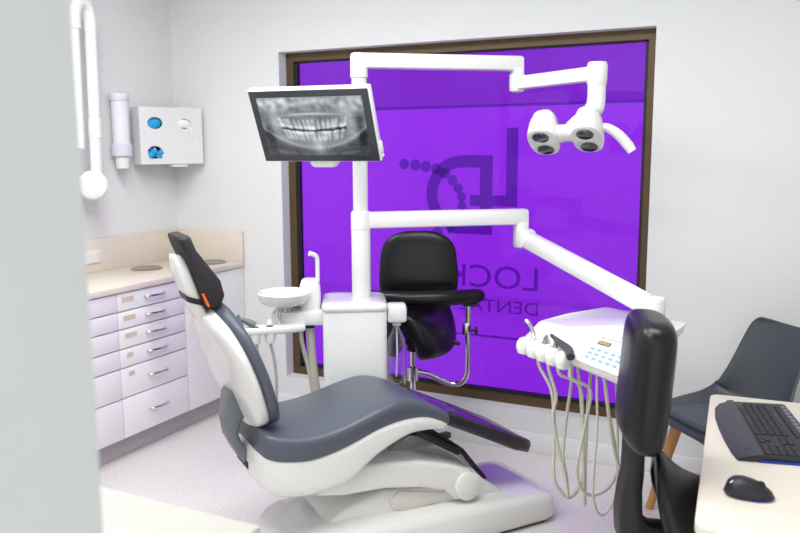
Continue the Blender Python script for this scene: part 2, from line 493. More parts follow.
# ------------------------------------------------------------ left wall fittings
dp = thing('glove_dispenser', 'white wall dispenser box with oval openings for gloves and tissues', 'dispenser', (-3.30, 3.65, 1.487))
DX = 0; Y0, Y1, ZB, ZT = 0, .402, 1.489, 1.815
DF = Matrix.Translation((-3.335, 3.437, 0)) @ Matrix.Rotation(math.atan2(-.326, .945), 4, 'Z')
# front plate with three oval openings, made as a grid of cells around each oval
def plate_with_holes(bm, x, y0, y1, z0, z1, holes, th):
    """each hole sits in its own cell (cy0,cy1,cz0,cz1,hy,hz,ry,rz); the cells tile the plate"""
    for (a0, a1, b0, b1, hy, hz, ry, rz) in holes:
        if ry is None:
            vs = [bm.verts.new((x, *p)) for p in ((a0, b0), (a1, b0), (a1, b1), (a0, b1))]; bm.faces.new(vs); continue
        n = 32; inner = []; outer = []; back = []
        for i in range(n):
            a = 2*PI*i/n; c, s = math.cos(a), math.sin(a)
            inner.append(bm.verts.new((x, hy+ry*c, hz+rz*s))); back.append(bm.verts.new((x-th, hy+ry*c, hz+rz*s)))
            tt = min(((a1 if c > 0 else a0)-hy)/c if abs(c) > 1e-6 else 9, ((b1 if s > 0 else b0)-hz)/s if abs(s) > 1e-6 else 9)
            outer.append(bm.verts.new((x, hy+c*tt, hz+s*tt)))
        corners = [(a1, b1), (a0, b1), (a0, b0), (a1, b0)]
        for i in range(n):
            j = (i+1) % n
            o1, o2 = outer[i], outer[j]
            vs = [inner[i], o1]
            d1 = (abs(o1.co.y-a1) < 1e-6 or abs(o1.co.y-a0) < 1e-6); d2 = (abs(o2.co.y-a1) < 1e-6 or abs(o2.co.y-a0) < 1e-6)
            if d1 != d2:
                mid = ((o1.co.y+o2.co.y)/2, (o1.co.z+o2.co.z)/2)
                cn = min(corners, key=lambda q: (q[0]-mid[0])**2+(q[1]-mid[1])**2)
                vs.append(bm.verts.new((x, *cn)))
            vs += [o2, inner[j]]
            bm.faces.new(vs); bm.faces.new((inner[i], inner[j], back[j], back[i]))
ym, zm = .19, 1.645
bm = BM()
plate_with_holes(bm, DX, Y0, Y1, ZB, ZT, [(Y0, ym, zm, ZT, 0.097, 1.724, .049, .034), (Y0, ym, ZB, zm, 0.09, 1.557, .047, .036),
                 (ym, Y1, zm, ZT, 0.283, 1.722, .045, .029), (ym, Y1, ZB, zm, 0, 0, None, None)], .012)
xb = -.085
def q(*ps): bm.faces.new([bm.verts.new(p) for p in ps])
q((xb, Y0, ZB), (DX, Y0, ZB), (DX, Y0, ZT), (xb, Y0, ZT)); q((xb, Y1, ZB), (DX, Y1, ZB), (DX, Y1, ZT), (xb, Y1, ZT))
q((xb, Y0, ZT), (DX, Y0, ZT), (DX, Y1, ZT), (xb, Y1, ZT)); q((xb, Y0, ZB), (DX, Y0, ZB), (DX, Y1, ZB), (xb, Y1, ZB))
q((xb, Y0, ZB), (xb, Y1, ZB), (xb, Y1, ZT), (xb, Y0, ZT))
bmesh.ops.remove_doubles(bm, verts=bm.verts, dist=1e-5)
obj('housing', bm, 'white', dp, smooth=25, frame=DF)
bm = BM(); box(bm, (DX-.03, .30, ZT+.005), (.05, .09, .010), bev=.005); obj('top_flap', bm, 'white', dp, frame=DF)
bm = BM(); box(bm, (DX-.03, .25, ZB-.01), (.05, .10, .018), bev=.006); obj('catch_lip', bm, 'white', dp, frame=DF)
def blob(bm, c, rx, ry, rz, seed, amp=.25):
    rnd = random.Random(seed); r = bmesh.ops.create_icosphere(bm, subdivisions=3, radius=1)
    ph = [(rnd.uniform(2, 5), rnd.uniform(2, 5), rnd.uniform(0, 6)) for _ in range(4)]
    for v in r['verts']:
        d = 1+amp*sum(math.sin(v.co.y*a*1.7+v.co.z*b*1.7+p) for a, b, p in ph)/4
        v.co = Vector(c)+Vector((v.co.x*rx*d, v.co.y*ry*d, v.co.z*rz*d))
def in_disp(bm): bm.transform(DF); return bm
def dpt(*p): return tuple(DF @ Vector(p))
bm = BM(); blob(bm, (-.026, .097, 1.724), .018, .05, .034, 3, .12); solo('glove', in_disp(bm), 'glove', 'blue gloves filling the upper oval opening of the dispenser', 'glove', dpt(-.026, .097, 1.69), group='gloves in the dispenser')
bm = BM(); blob(bm, (-.008, .082, 1.558), .014, .028, .022, 9, .5); blob(bm, (0, .115, 1.545), .012, .02, .022, 4, .5); blob(bm, (.002, .065, 1.54), .011, .016, .018, 5, .5)
solo('glove', in_disp(bm), 'glove', 'crumpled blue glove hanging out of the lower oval opening', 'glove', dpt(0, .09, 1.525), group='gloves in the dispenser')
bm = BM(); blob(bm, (-.006, .283, 1.722), .016, .046, .027, 11, .2)
prism(bm, [(.30, 1.715), (.33, 1.70), (.335, 1.635), (.315, 1.66)], -.004, .012, 'x', .003)
solo('tissue', in_disp(bm), 'tissue', 'white tissue poking out of the right-hand oval opening', 'tissue', dpt(0, .29, 1.64))
bm = BM(); box(bm, (-.062, .20, 1.65), (.03, .38, .30)); obj('opening_shade', bm, 'cavity', dp, frame=DF)  # near-black box, its colour stands in for the shade inside the openings

cd = thing('cup_dispenser', 'slim frosted cup tube fixed to the wall left of the glove dispenser', 'dispenser', (-3.39, 3.345, 1.45))
cx_, cy_ = -3.385, 3.345
bm = BM(); lathe(bm, [(.035, 1.555), (.046, 1.56), (.047, 1.845)], (cx_, cy_, 0), n=32); obj('tube', bm, 'clearcup', cd)
bm = BM(); lathe(bm, [(.02, 1.84), (.052, 1.842), (.054, 1.85), (.054, 1.875), (.05, 1.882), (.001, 1.884)], (cx_, cy_, 0), n=32); obj('cap', bm, 'lilac', cd)
bm = BM(); lathe(bm, [(.028, 1.465), (.034, 1.47), (.042, 1.56), (.03, 1.562)], (cx_, cy_, 0), n=32); obj('cup', bm, 'white', cd)
bm = BM(); lathe(bm, [(.05, 1.535), (.056, 1.54), (.056, 1.60), (.05, 1.605)], (cx_, cy_, 0), n=32)
box(bm, (LX+.012, cy_, 1.57), (.022, .05, .06), bev=.003); obj('holder_ring', bm, 'lilac', cd)

xr = thing('xray_arm', 'white tubular X-ray arm folded against the left wall above the bench', 'x-ray arm', (-3.36, 3.08, 1.38))
ax = -3.30
bm = BM(); tube(bm, [(ax, 3.075, 1.42), (ax, 3.078, 1.6), (ax, 3.085, 1.9), (ax, 3.09, 2.19)], .030, 20); obj('lower_tube', bm, 'pipe', xr)
bm = BM(); lathe(bm, [(.030, 0), (.034, .002), (.034, .10), (.030, .104)], (ax, 3.08, 1.63), (0, .02, 1), 28); obj('sleeve', bm, 'pipe', xr)
bm = BM(); tube(bm, [(ax, 3.09, 2.18), (ax, 3.09, 2.24), (ax, 3.08, 2.29), (ax, 3.045, 2.318), (ax, 3.01, 2.30), (ax, 2.99, 2.25), (ax, 2.988, 2.18)], .032, 20); obj('elbow', bm, 'pipe', xr)
bm = BM(); tube(bm, [(ax, 2.985, 2.2), (ax, 2.98, 1.9), (ax, 2.975, 1.58)], .024, 20); obj('upper_tube', bm, 'pipe', xr)
bm = BM(); lathe(bm, [(.05, -.05), (.068, -.045), (.078, 0), (.078, .03), (.066, .044), (.03, .05), (.001, .051)], (ax-.02, 3.062, 1.385), (.75, -.65, 0), 36); obj('pivot_cover', bm, 'pipe', xr)
bm = BM(); cyl(bm, (LX+.002, 3.062, 1.385), (ax-.03, 3.062, 1.385), .045, 24); obj('wall_mount', bm, 'pipe', xr)

# near bench behind the doorway wall
t = thing('side_counter', 'pale cream counter in the near left corner behind the doorway wall', 'counter', (-1.5, .83, 0))
bm = BM(); box(bm, (-1.7, .8275, .885), (1.78, .507, .03), bev=.004); obj('counter_top', bm, 'creamtop', t)
bm = BM(); box(bm, (-1.71, .82, .435), (1.74, .48, .87)); obj('body', bm, 'laminate', t)

# ------------------------------------------------------------ dental chair
ANG = R(54); U = Vector((math.cos(ANG), math.sin(ANG), 0))
O = Vector((-.991, 3.258, 0))
CH = Matrix.Translation(O) @ Matrix.Rotation(ANG, 4, 'Z') @ Matrix.Diagonal((1, -1, 1, 1))   # (s, w, z): w towards the doorway
dc = thing('dental_chair', 'reclining grey and white dental patient chair with black headrest', 'dental chair', tuple(O-.6*U), ANG)
def co(name, bm, m, parent=dc, smooth=40):
    o = obj(name, bm, m, parent, smooth=smooth, frame=CH); return o
# base
bm = BM()
def base_ring(ins, z, s_off=0):
    pts = []
    hw = .225-ins
    for (sx, sy, a0) in ((-.055, .175, 90), (-.055, -.175, 0)):
        pass
    r = .05
    for a in range(90, -1, -15): pts.append((-r-ins+r*math.cos(R(a)), hw-r+r*math.sin(R(a)), z))
    for a in range(0, -91, -15): pts.append((-r-ins+r*math.cos(R(a)), -(hw-r)+r*math.sin(R(a)), z))
    sl = -1.0+ins
    for a in range(-90, -271, -10): pts.append((sl-.05+(.2-ins)*math.cos(R(a)), hw*math.sin(R(a)), z))
    return [(a+.018, b, z*(1+(.35*min(1, -a) if z > .05 else 0))) for a, b, z in pts]
loft(bm, [base_ring(.012, .012), base_ring(0, .03), base_ring(.004, .10), base_ring(.014, .118), base_ring(.035, .127), base_ring(.09, .137)])
co('base', bm, 'gloss')
bm = BM(); loft(bm, [base_ring(.02, .0), base_ring(.02, .014)]); co('base_gasket', bm, 'blackplast')
# base body under the arm
bm = BM(); prism(bm, [(-1.05, .10), (-1.02, .17), (-.92, .225), (-.76, .262), (-.5, .232), (-.455, .215), (-.40, .262), (-.345, .262), (-.30, .215), (-.155, .112)], -.15, .135, 'y', .02, 3); co('base_body', bm, 'gloss')
bm = BM(); prism(bm, [(-.745, .222), (-.70, .250), (-.49, .205), (-.535, .168), (-.677, .160), (-.735, .19)], .128, .142, 'y', .005, 2); co('service_panel', bm, 'beige')
# lift arm
bm = BM(); prism(bm, [(-1.06, .315), (-.94, .292), (-.774, .284), (-.62, .256), (-.507, .219), (-.46, .17), (-.40, .16), (-.345, .20), (-.35, .255), (-.39, .288), (-.485, .328), (-.62, .367), (-.752, .385), (-.878, .395), (-.98, .385)], -.03, .165, 'y', .018, 3); co('lift_arm', bm, 'gloss')
bm = BM(); lathe(bm, [(.03, -.02), (.058, -.018), (.061, .0), (.059, .012), (.052, .017), (.001, .018)], (-.404, .165, .223), (0, 1, 0), 36); co('pivot_cap', bm, 'gloss')
bm = BM(); prism(bm, [(-.72, .35), (-.66, .40), (-.60, .425), (-.46, .41), (-.36, .325), (-.245, .178), (-.275, .155), (-.361, .25), (-.46, .30), (-.62, .33)], -.2, .04, 'y', .008, 2); co('rear_cover', bm, 'coverplate')
bm = BM(); prism(bm, [(-.47, .417), (-.352, .33), (-.232, .178), (-.238, .170), (-.25, .172), (-.362, .318), (-.475, .405)], .038, .048, 'y'); co('cover_trim', bm, 'blackplast')

def section_loft(stations, rad=.03):
    """stations: (s, z_bottom, z_top, halfwidth[, wcentre])"""
    bm = BM(); rings = []
    for st in stations:
        s, zb, zt, hw = st[:4]; wc = st[4] if len(st) > 4 else 0
        pts = rrect(hw, (zt-zb)/2, rad, 5)
        rings.append([(s, wc+a, (zb+zt)/2+b) for a, b in pts])
    loft(bm, rings); return bm
def smooth_st(st, k=5):
    P = cat_rom([Vector((a[0], a[1], a[2])) for a in st], k); Q = cat_rom([Vector((a[3], 0, 0)) for a in st], k)
    return [(p.x, p.y, p.z, q_.x) for p, q_ in zip(P, Q)]
seat = smooth_st([(-1.262, .53, .575, .13), (-1.257, .510, .60, .18), (-1.238, .498, .602, .207), (-1.19, .486, .590, .222), (-1.1, .476, .578, .228), (-1.0, .488, .585, .225), (-.9, .513, .607, .218), (-.81, .538, .633, .21),
                  (-.73, .551, .647, .203), (-.66, .551, .638, .197), (-.6, .543, .613, .192), (-.55, .525, .585, .188), (-.505, .502, .556, .183), (-.495, .507, .543, .165)])
seat = [(a, b-.006, c-.008, d) for a, b, c, d in seat]
co('seat', section_loft(seat, .035), 'grey')
sh = smooth_st([(-1.275, .43, .455, .10), (-1.268, .405, .50, .16), (-1.245, .380, .52, .195), (-1.19, .357, .505, .216), (-1.09, .345, .495, .222), (-.957, .362, .510, .22), (-.88, .405, .535, .215), (-.81, .445, .556, .208),
                (-.69, .489, .566, .2), (-.6, .490, .558, .19), (-.53, .478, .53, .182), (-.505, .482, .52, .172)])
co('seat_shell', section_loft(sh, .03), 'gloss')
# leg rest
bm = BM()
lr = [(-.53, .507, .558, .195, -.02), (-.46, .472, .533, .195, -.025), (-.3, .392, .455, .195, -.03), (-.16, .320, .386, .187, -.03), (-.085, .292, .350, .175, -.03), (-.06, .302, .335, .155, -.03)]
co('leg_rest', section_loft(lr, .014), 'legrest')

bm = BM(); bar(bm, (-.58, .03, .45), (-.375, .03, .322), .09, .032, .012); co('leg_rest_support', bm, 'blackplast')

# backrest: curved axis, sections across it
def back_sections(ax_pts, n_off, ht, power=2.6, n=40):
    bm = BM(); rings = []
    P = cat_rom([Vector((a[0], 0, a[1])) for a in ax_pts], 5); Hs = cat_rom([Vector((a[2], 0, 0)) for a in ax_pts], 5)
    for i, p in enumerate(P):
        t = (P[min(i+1, len(P)-1)]-P[max(0, i-1)]).normalized()
        nrm = Vector((t.z, 0, -t.x))          # forward
        hw = max(Hs[i].x, .004)
        f = min(1, hw/.12)**.5
        ring = []
        for a, b in superell(hw, ht*f, power, n):
            ring.append(p+nrm*(n_off+b)+Vector((a*.10, a, 0)))
        rings.append(ring)
    loft(bm, rings); return bm
bax = [(-1.215, .580, .01), (-1.218, .588, .08), (-1.224, .612, .14), (-1.243, .66, .182), (-1.272, .74, .210), (-1.296, .81, .214), (-1.325, .885, .206), (-1.352, .95, .170), (-1.370, .99, .12), (-1.383, 1.016, .075), (-1.387, 1.022, .01)]
bsh = [(x, z+.002, max(.005, h-.010)) for x, z, h in bax]
co('backrest', back_sections(bax, .022, .034), 'grey')
co('back_shell', back_sections(bsh, -.018, .036, 2.8), 'gloss')
bm = BM(); prism(bm, [(-1.31, .73), (-1.335, .71), (-1.35, .62), (-1.338, .545), (-1.308, .482), (-1.268, .425), (-1.243, .42), (-1.238, .45), (-1.278, .50), (-1.298, .55), (-1.292, .59), (-1.265, .63)], -.05, .045, 'y', .014, 3); co('back_link', bm, 'greyplast')
bm = BM(); cyl(bm, (-1.262, -.06, .44), (-1.262, .065, .44), .020, 24, .006); co('link_pivot', bm, 'blackplast')

# headrest
hx = [(-1.375, 1.015), (-1.405, 1.09), (-1.44, 1.18), (-1.475, 1.285)]
def head_sections(stt):
    bm = BM(); rings = []
    ctr = [Vector(((a[0]+a[2])/2, 0, (a[1]+a[3])/2)) for a in stt]
    for (sb, zb, sf, zf, hw) in stt:
        b = Vector((sb, 0, zb)); f = Vector((sf, 0, zf)); d = f-b; hh = d.length/2; d.normalize(); c = (b+f)/2
        rings.append([c+d*y+Vector((0, x, 0)) for x, y in rrect(hw, hh, min(.022, hh*.8), 5)])
    loft(bm, rings); return bm
hs = [(-1.412, 1.04, -1.37, 1.026, .07), (-1.418, 1.058, -1.352, 1.038, .088), (-1.428, 1.10, -1.343, 1.074, .10), (-1.445, 1.155, -1.356, 1.126, .105), (-1.463, 1.20, -1.395, 1.180, .105),
      (-1.480, 1.24, -1.434, 1.233, .105), (-1.491, 1.272, -1.450, 1.276, .10), (-1.489, 1.280, -1.456, 1.284, .09)]
hd = co('headrest', head_sections(hs), 'blackmat')
hb = [(-1.425, .985, -1.395, .985, .035), (-1.443, 1.02, -1.40, 1.01, .055), (-1.466, 1.075, -1.414, 1.06, .062), (-1.488, 1.135, -1.432, 1.115, .065), (-1.498, 1.18, -1.448, 1.165, .062), (-1.502, 1.21, -1.460, 1.20, .045), (-1.498, 1.218, -1.468, 1.212, .03)]
hb_ = co('headrest_cradle', head_sections(hb), 'gloss')
st_ = [(-1.462, 1.056, -1.40, 1.036, .0655), (-1.471, 1.079, -1.408, 1.058, .067)]
co('strap', head_sections(st_), 'blackplast', hd)
bm = BM(); box(bm, (-1.410, .092, 1.064), (.008, .006, .05), Matrix.Rotation(R(-22), 3, 'Y')); co('pull_tab', bm, 'orange', hd)
bm = BM(); bar(bm, (-1.40, .0, .985), (-1.42, .0, 1.03), .05, .018, .004, (1, 0, 0)); bar(bm, (-1.40, .045, .985), (-1.425, .045, 1.05), .012, .022, .004, (1, 0, 0))
co('headrest_bracket', bm, 'chrome', hd)

# ------------------------------------------------------------ dental unit: cabinet, post and arms
P0 = Vector((-1.667, 3.0, 0)); UA = R(30)
UF = Matrix.Translation(P0) @ Matrix.Rotation(UA, 4, 'Z')
du = thing('dental_unit', 'white dental unit with square cabinet, tall post and two horizontal arms', 'dental unit', tuple(P0), UA)
def uo(name, bm, m, parent=du, smooth=40): return obj(name, bm, m, parent, smooth=smooth, frame=UF)
bm = BM(); loft(bm, [[(x-.03, y-.015, z) for x, y in rrect(.136*k, .15*k, .03)] for z, k in ((0, .97), (.02, 1), (.885, 1), (.893, .99))]); uo('cabinet', bm, 'white')
bm = BM(); loft(bm, [[(x-.03, y-.015, z) for x, y in rrect(.14*k, .156*k, .035)] for z, k in ((.890, .98), (.895, 1), (.908, 1), (.916, .98), (.922, .92), (.926, .8), (.927, .5))]); uo('cabinet_lid', bm, 'gloss')
ppx = .002
bm = BM(); cyl(bm, (ppx, 0, .92), (ppx, 0, 1.885), .032, 32); cyl(bm, (ppx, 0, .92), (ppx, 0, 1.235), .0415, 32, .006); uo('post', bm, 'white')
A = R(38); ad = Vector((math.cos(A), math.sin(A), 0))
PW = Vector((-1.665, 3.001, 0))
def arm(name, z, ht, L):
    bm = BM(); bar(bm, PW+Vector((0, 0, z))-ad*.035, PW+ad*L+Vector((0, 0, z)), .062, ht, .014); return bm
e_up = PW+ad*.705; e_lo = PW+ad*.735
bm = arm('u', 1.937, .064, .73); obj('lamp_arm', bm, 'white', du)
bm = BM(); lathe(bm, [(.034, 1.865), (.037, 1.867), (.037, 1.955), (.032, 1.967), (.001, 1.968)], (PW.x, PW.y, 0), n=32); obj('post_elbow', bm, 'white', du)
RA = Matrix.Rotation(A, 3, 'Z')
bm = BM(); box(bm, (e_up.x, e_up.y, 1.875), (.05, .06, .124), RA, .012); obj('lamp_arm_joint', bm, 'white', du)
bm = arm('l', 1.262, .072, .765); obj('tray_arm', bm, 'white', du)
bm = BM(); lathe(bm, [(.038, 1.22), (.043, 1.222), (.043, 1.293), (.038, 1.302), (.001, 1.303)], (PW.x, PW.y, 0), n=32); obj('tray_arm_collar', bm, 'white', du)
bm = BM(); box(bm, (e_lo.x, e_lo.y, 1.195), (.06, .061, .15), RA, .012); obj('tray_arm_joint', bm, 'white', du)
# second upper arm to the lamp
E2 = Vector((-.718, 3.25, 0))
p = Vector((e_up.x, e_up.y, 1.852)); q_ = Vector((E2.x, E2.y, 1.862))
bm = BM(); bar(bm, p, q_, .055, .058, .012); obj('lamp_swing_arm', bm, 'white', du)
bm = BM(); lathe(bm, [(.02, 1.815), (.03, 1.817), (.034, 1.822), (.034, 1.888), (.031, 1.892), (.001, 1.893)], (e_up.x, e_up.y, 0), n=32); obj('swing_hub', bm, 'white', du)
bm = BM(); lathe(bm, [(.02, 1.815), (.037, 1.817), (.039, 1.82), (.041, 1.89), (.036, 1.906), (.001, 1.908)], (E2.x, E2.y, 0), n=32); obj('swing_elbow', bm, 'white', du)
# spring arm down to the tray
p = Vector((e_lo.x, e_lo.y, 1.175)); TC = Vector((-.43, 2.94, 0)); q_ = Vector((TC.x, TC.y, .995))
bm = BM(); dv = (q_-p).normalized(); bar(bm, p+dv*.03, q_-dv*.02, .062, .075, .016); obj('spring_arm', bm, 'white', du)
side = Vector((dv.y, -dv.x, 0)).normalized()
bm = BM(); cyl(bm, p+dv*.04-side*.036, p+dv*.04+side*.036, .042, 28, .008); obj('spring_arm_pivot', bm, 'white', du)
bm = BM(); lathe(bm, [(.03, .952), (.05, .954), (.053, .96), (.053, 1.02), (.048, 1.028), (.001, 1.03)], (TC.x, TC.y, 0), n=32); obj('tray_hub', bm, 'white', du)
# monitor bracket from the post
bm = BM(); tube(bm, [P0+Vector((0, 0, 1.60)), P0+Vector((-.02, -.12, 1.585)), P0+Vector((-.03, -.22, 1.60))], .026, 16); lathe(bm, [(.034, 1.555), (.04, 1.558), (.04, 1.645), (.034, 1.648)], (PW.x, PW.y, 0), n=28); obj('monitor_bracket', bm, 'white', du)

# cuspidor
bm = BM(); box(bm, (-.255, -.06, .852), (.26, .10, .062), bev=.012); uo('bowl_bracket', bm, 'white')
bm = BM(); lathe(bm, [(.001, .905), (.05, .903), (.078, .907), (.096, .916), (.107, .933), (.112, .957), (.108, .963), (.1, .960), (.088, .942), (.06, .928), (.02, .923), (.001, .921)], (-.33, -.08, .005), n=48); uo('rinse_bowl', bm, 'gloss')
bm = BM(); lathe(bm, [(.03, .88), (.035, .882), (.035, .905), (.03, .91)], (-.33, -.08, 0), n=24); uo('bowl_base', bm, 'steel')
bm = BM(); loft(bm, [[(-.222+x+o_, y-.03, z) for x, y in rrect(hx_, .04, .02)] for z, hx_, o_ in ((.86, .045, .0), (.95, .045, .0), (.985, .043, 0), (1.005, .037, 0), (1.012, .028, 0))]); uo('spout_column', bm, 'white')
bm = BM(); tube(bm, [(-.188, -.03, 1.0), (-.188, -.03, 1.07), (-.189, -.03, 1.10), (-.196, -.034, 1.114), (-.210, -.04, 1.122), (-.222, -.045, 1.126)], [.009, .009, .0095, .010, .010, .011], 12); uo('cup_filler_spout', bm, 'white')
bm = BM(); tube(bm, [(-.345, -.165, .885), (-.345, -.165, .86), (-.342, -.16, .835)], .006, 8); lathe(bm, [(.008, .872), (.013, .875), (.013, .898), (.006, .902)], (-.345, -.165, 0), n=16); uo('water_tap', bm, 'chrome')
# assistant arm
bm = BM(); prism(bm, [(-.24, -.06), (-.24, -.15), (-.30, -.18), (-.44, -.215), (-.58, -.235), (-.625, -.225), (-.625, -.19), (-.56, -.165), (-.44, -.14), (-.28, -.10), (-.26, -.05)], .805, .838, 'z', .012, 3)
uo('assistant_arm', bm, 'white')
for hx_, hy_ in ((-.50, -.205), (-.445, -.19), (-.385, -.175)):
    bm = BM(); lathe(bm, [(.014, .765), (.02, .77), (.024, .80), (.024, .832), (.018, .838)], (hx_, hy_, 0), n=20); uo('instrument_cradle', bm, 'white')
# bottle bracket
bm = BM(); box(bm, (.150, -.09, .87), (.085, .09, .078), bev=.014); uo('bottle_bracket', bm, 'white')
bm = BM()
def bprof(c):
    c = 1.06
    return [(.013*c, .832), (.014*c, .80), (.02*c, .785), (.036*c, .755), (.04*c, .70), (.038*c, .655), (.041*c, .61), (.04*c, .57), (.034*c, .552), (.012*c, .548)]
lathe(bm, bprof(1), (.150, -.09, 0), n=24)
bm.transform(UF)
t = thing('water_bottle', 'clear plastic water bottle hanging upside down beside the unit cabinet', 'bottle', tuple(UF @ Vector((.150, -.09, .548))))
obj('bottle_body', bm, 'bottle', t)
bm = BM(); lathe(bm, [(.016, .812), (.019, .814), (.019, .832), (.016, .834)], (.150, -.09, 0), n=24); obj('bottle_cap', bm, 'white', t, frame=UF)
bm = BM(); tube(bm, [(.150, -.09, .82), (.152, -.088, .7), (.148, -.092, .585)], .004, 8); obj('dip_tube', bm, 'white', t, frame=UF)

# suction handpieces and hoses held by the assistant arm
def suction(label, hx_, hy_, tip, body_r, pts, hr, m='greyplast'):
    b = UF @ Vector((hx_, hy_, .77))
    t = thing('suction_handpiece', label, 'handpiece', tuple(b), UA, 'suction handpieces on the assistant arm')
    bm = BM(); tube(bm, [(hx_, hy_, .845), (hx_+tip[0]*.4, hy_+tip[1]*.4, .845+tip[2]*.4), (hx_+tip[0], hy_+tip[1], .845+tip[2])], [body_r, body_r*.95, body_r*.55], 14)
    obj('handle', bm, m, t, frame=UF)
    bm = BM(); tube(bm, [(hx_, hy_, .764)]+pts, hr, 10); obj('hose', bm, 'hosedark', t, frame=UF)
suction('slim grey suction tip standing at the left end of the assistant arm', -.50, -.205, (-.012, 0, .05), .012, [(-.50, -.2, .70), (-.49, -.17, .55), (-.45, -.12, .40), (-.3, -.06, .30), (-.14, -.05, .26)], .007)
suction('wide grey suction handle lying tilted on the assistant arm', -.445, -.19, (-.05, -.01, .03), .016, [(-.443, -.19, .70), (-.437, -.17, .55), (-.43, -.12, .38), (-.3, -.07, .26), (-.14, -.05, .2)], .012)
suction('short white tip with the thin hose, nearest the rinse bowl', -.385, -.175, (.0, 0, .02), .012, [(-.372, -.17, .70), (-.365, -.165, .6), (-.368, -.16, .45), (-.355, -.14, .3), (-.27, -.08, .2), (-.14, -.05, .16)], .0065, 'white')
for pts, r, nm in (([(-.262, -.06, .832), (-.26, -.06, .74), (-.235, -.05, .62), (-.215, -.05, .48), (-.20, -.04, .3), (-.14, -.03, .15)], .009, 'drain_hose'),
                   ([(-.225, -.05, .832), (-.222, -.05, .74), (-.212, -.05, .6), (-.198, -.05, .48), (-.18, -.04, .3), (-.14, -.03, .2)], .018, 'suction_hose')):
    bm = BM(); tube(bm, pts, r, 12); uo(nm, bm, 'hose')
bm = BM(); 
for x_, y_, r_ in ((-.262, -.06, .015), (-.225, -.05, .022)): lathe(bm, [(r_*.8, .80), (r_, .802), (r_, .832)], (x_, y_, 0), n=20)
uo('hose_gland', bm, 'blackplast')

# ------------------------------------------------------------ monitor
MC = Vector((-1.696, 2.687, 1.656)); yw, tl = .132, .463
n_ = Vector((math.sin(yw)*math.cos(tl), -math.cos(yw)*math.cos(tl), -math.sin(tl)))
r_ = Vector((math.cos(yw), math.sin(yw), 0)); u_ = n_.cross(r_); u_ = u_ if u_.z > 0 else -u_
MF = Matrix(((r_.x, u_.x, n_.x, MC.x), (r_.y, u_.y, n_.y, MC.y), (r_.z, u_.z, n_.z, MC.z), (0, 0, 0, 1)))
mo = thing('monitor', 'tilted white monitor showing a panoramic dental X-ray', 'monitor', tuple(MC-u_*.155-n_*.02))
bm = BM(); box(bm, (0, 0, -.019), (.512, .312, .036), bev=.007, seg=3); obj('housing', bm, 'white', mo, frame=MF)
bm = BM(); box(bm, (0, 0, -.0005), (.503, .303, .004), bev=.0015); obj('bezel', bm, 'bezel', mo, frame=MF)
# the radiograph: vertex colours of a fine grid, shown by a self-lit screen
GW, GH, SWd, SHt = 240, 136, .445, .25
def g1(x, c, s_): return math.exp(-((x-c)/s_)**2)
rnd = random.Random(5)
teeth_u = [(-.58+i*.083+rnd.uniform(-.016, .016), .040+rnd.uniform(-.008, .010), rnd.uniform(.16, .24)) for i in range(15)]
teeth_l = [(-.58+i*.08+rnd.uniform(-.016, .016), .038+rnd.uniform(-.008, .009), rnd.uniform(.16, .24)) for i in range(15)]
from mathutils import noise as mn
def xray(x, y):
    """x,y in -1..1"""
    v = .20+.12*mn.fractal(Vector((x*3, y*3, 1)), 1, 2, 5)
    v += .10*g1(y, .0, .6)*g1(x, 0, .9)
    v += .12*g1(y, .85, .3)+.4*g1(y, .82, .25)*(.5+.9*mn.noise(Vector((x*9, y*5, 3))))
    v += .2*g1(abs(x), .72, .14)*g1(y, .25, .6)
    yc = .40-.10*x*x*1.5
    v += .38*g1(y, yc+.04, .035)*g1(x, -.05, .45)        # palate line
    v -= .14*g1(abs(x), .30, .16)*g1(y, .62, .12)        # sinuses
    oc = -.13+.30*x*x                                     # bite line
    for c, wd, h in teeth_u:
        d = y-(-.13+.30*c*c)
        if 0 < d < .40: v += (.40+.25*mn.noise(Vector((c*7, y*6, 2))))*g1(x, c+(d*.35*c), wd*(1-.45*d/.4))*(1 if d < .32 else (.4-d)/.08)*(1.15 if d < .13 else .75)
    for c, wd, h in teeth_l:
        d = (-.13+.30*c*c)-y
        if .02 < d < .40: v += (.38+.25*mn.noise(Vector((c*7, y*6, 9))))*g1(x, c*(1-.3*d), wd*(1-.4*d/.4))*(1 if d < .32 else (.4-d)/.08)*(1.15 if d < .13 else .75)
    if abs(x) < .62: v -= .6*g1(y, oc+.0, .036+.03*abs(x))
    jaw = -.72+.72*abs(x)**2.2
    v += .12*g1(y, jaw, .05)+.08*g1(y, jaw+.08, .2)
    if y < jaw: v *= 1-.5*min(1, (jaw-y)/.15)*(1-.6*g1(x, 0, .25))
    v += .25*g1(x, .02, .10)*g1(y, -.62, .3)
    v += .10*g1(y+.9-.25*(abs(x)-.6), 0, .04)*(1 if .45 < abs(x) < .8 else 0)
    v -= .22*g1(abs(x), .88, .09)*g1(y, -.15, .45)
    v += .06*mn.noise(Vector((x*30, y*18, 7)))
    return min(max(v, .03), .95)
bm = BM(); lay = bm.loops.layers.float_color.new('xray')
vs = [[bm.verts.new(((i/GW-.5)*SWd, (j/GH-.5)*SHt, .0026)) for i in range(GW+1)] for j in range(GH+1)]
val = [[xray(i/GW*2-1, j/GH*2-1) for i in range(GW+1)] for j in range(GH+1)]
for j in range(GH):
    for i in range(GW):
        f_ = bm.faces.new((vs[j][i], vs[j][i+1], vs[j+1][i+1], vs[j+1][i]))
        for lp, (jj, ii) in zip(f_.loops, ((j, i), (j, i+1), (j+1, i+1), (j+1, i))):
            c = val[jj][ii]; lp[lay] = (c*.93, c*.99, c*1.04, 1)
sm = bpy.data.materials.new('radiograph_screen'); sm.use_nodes = True
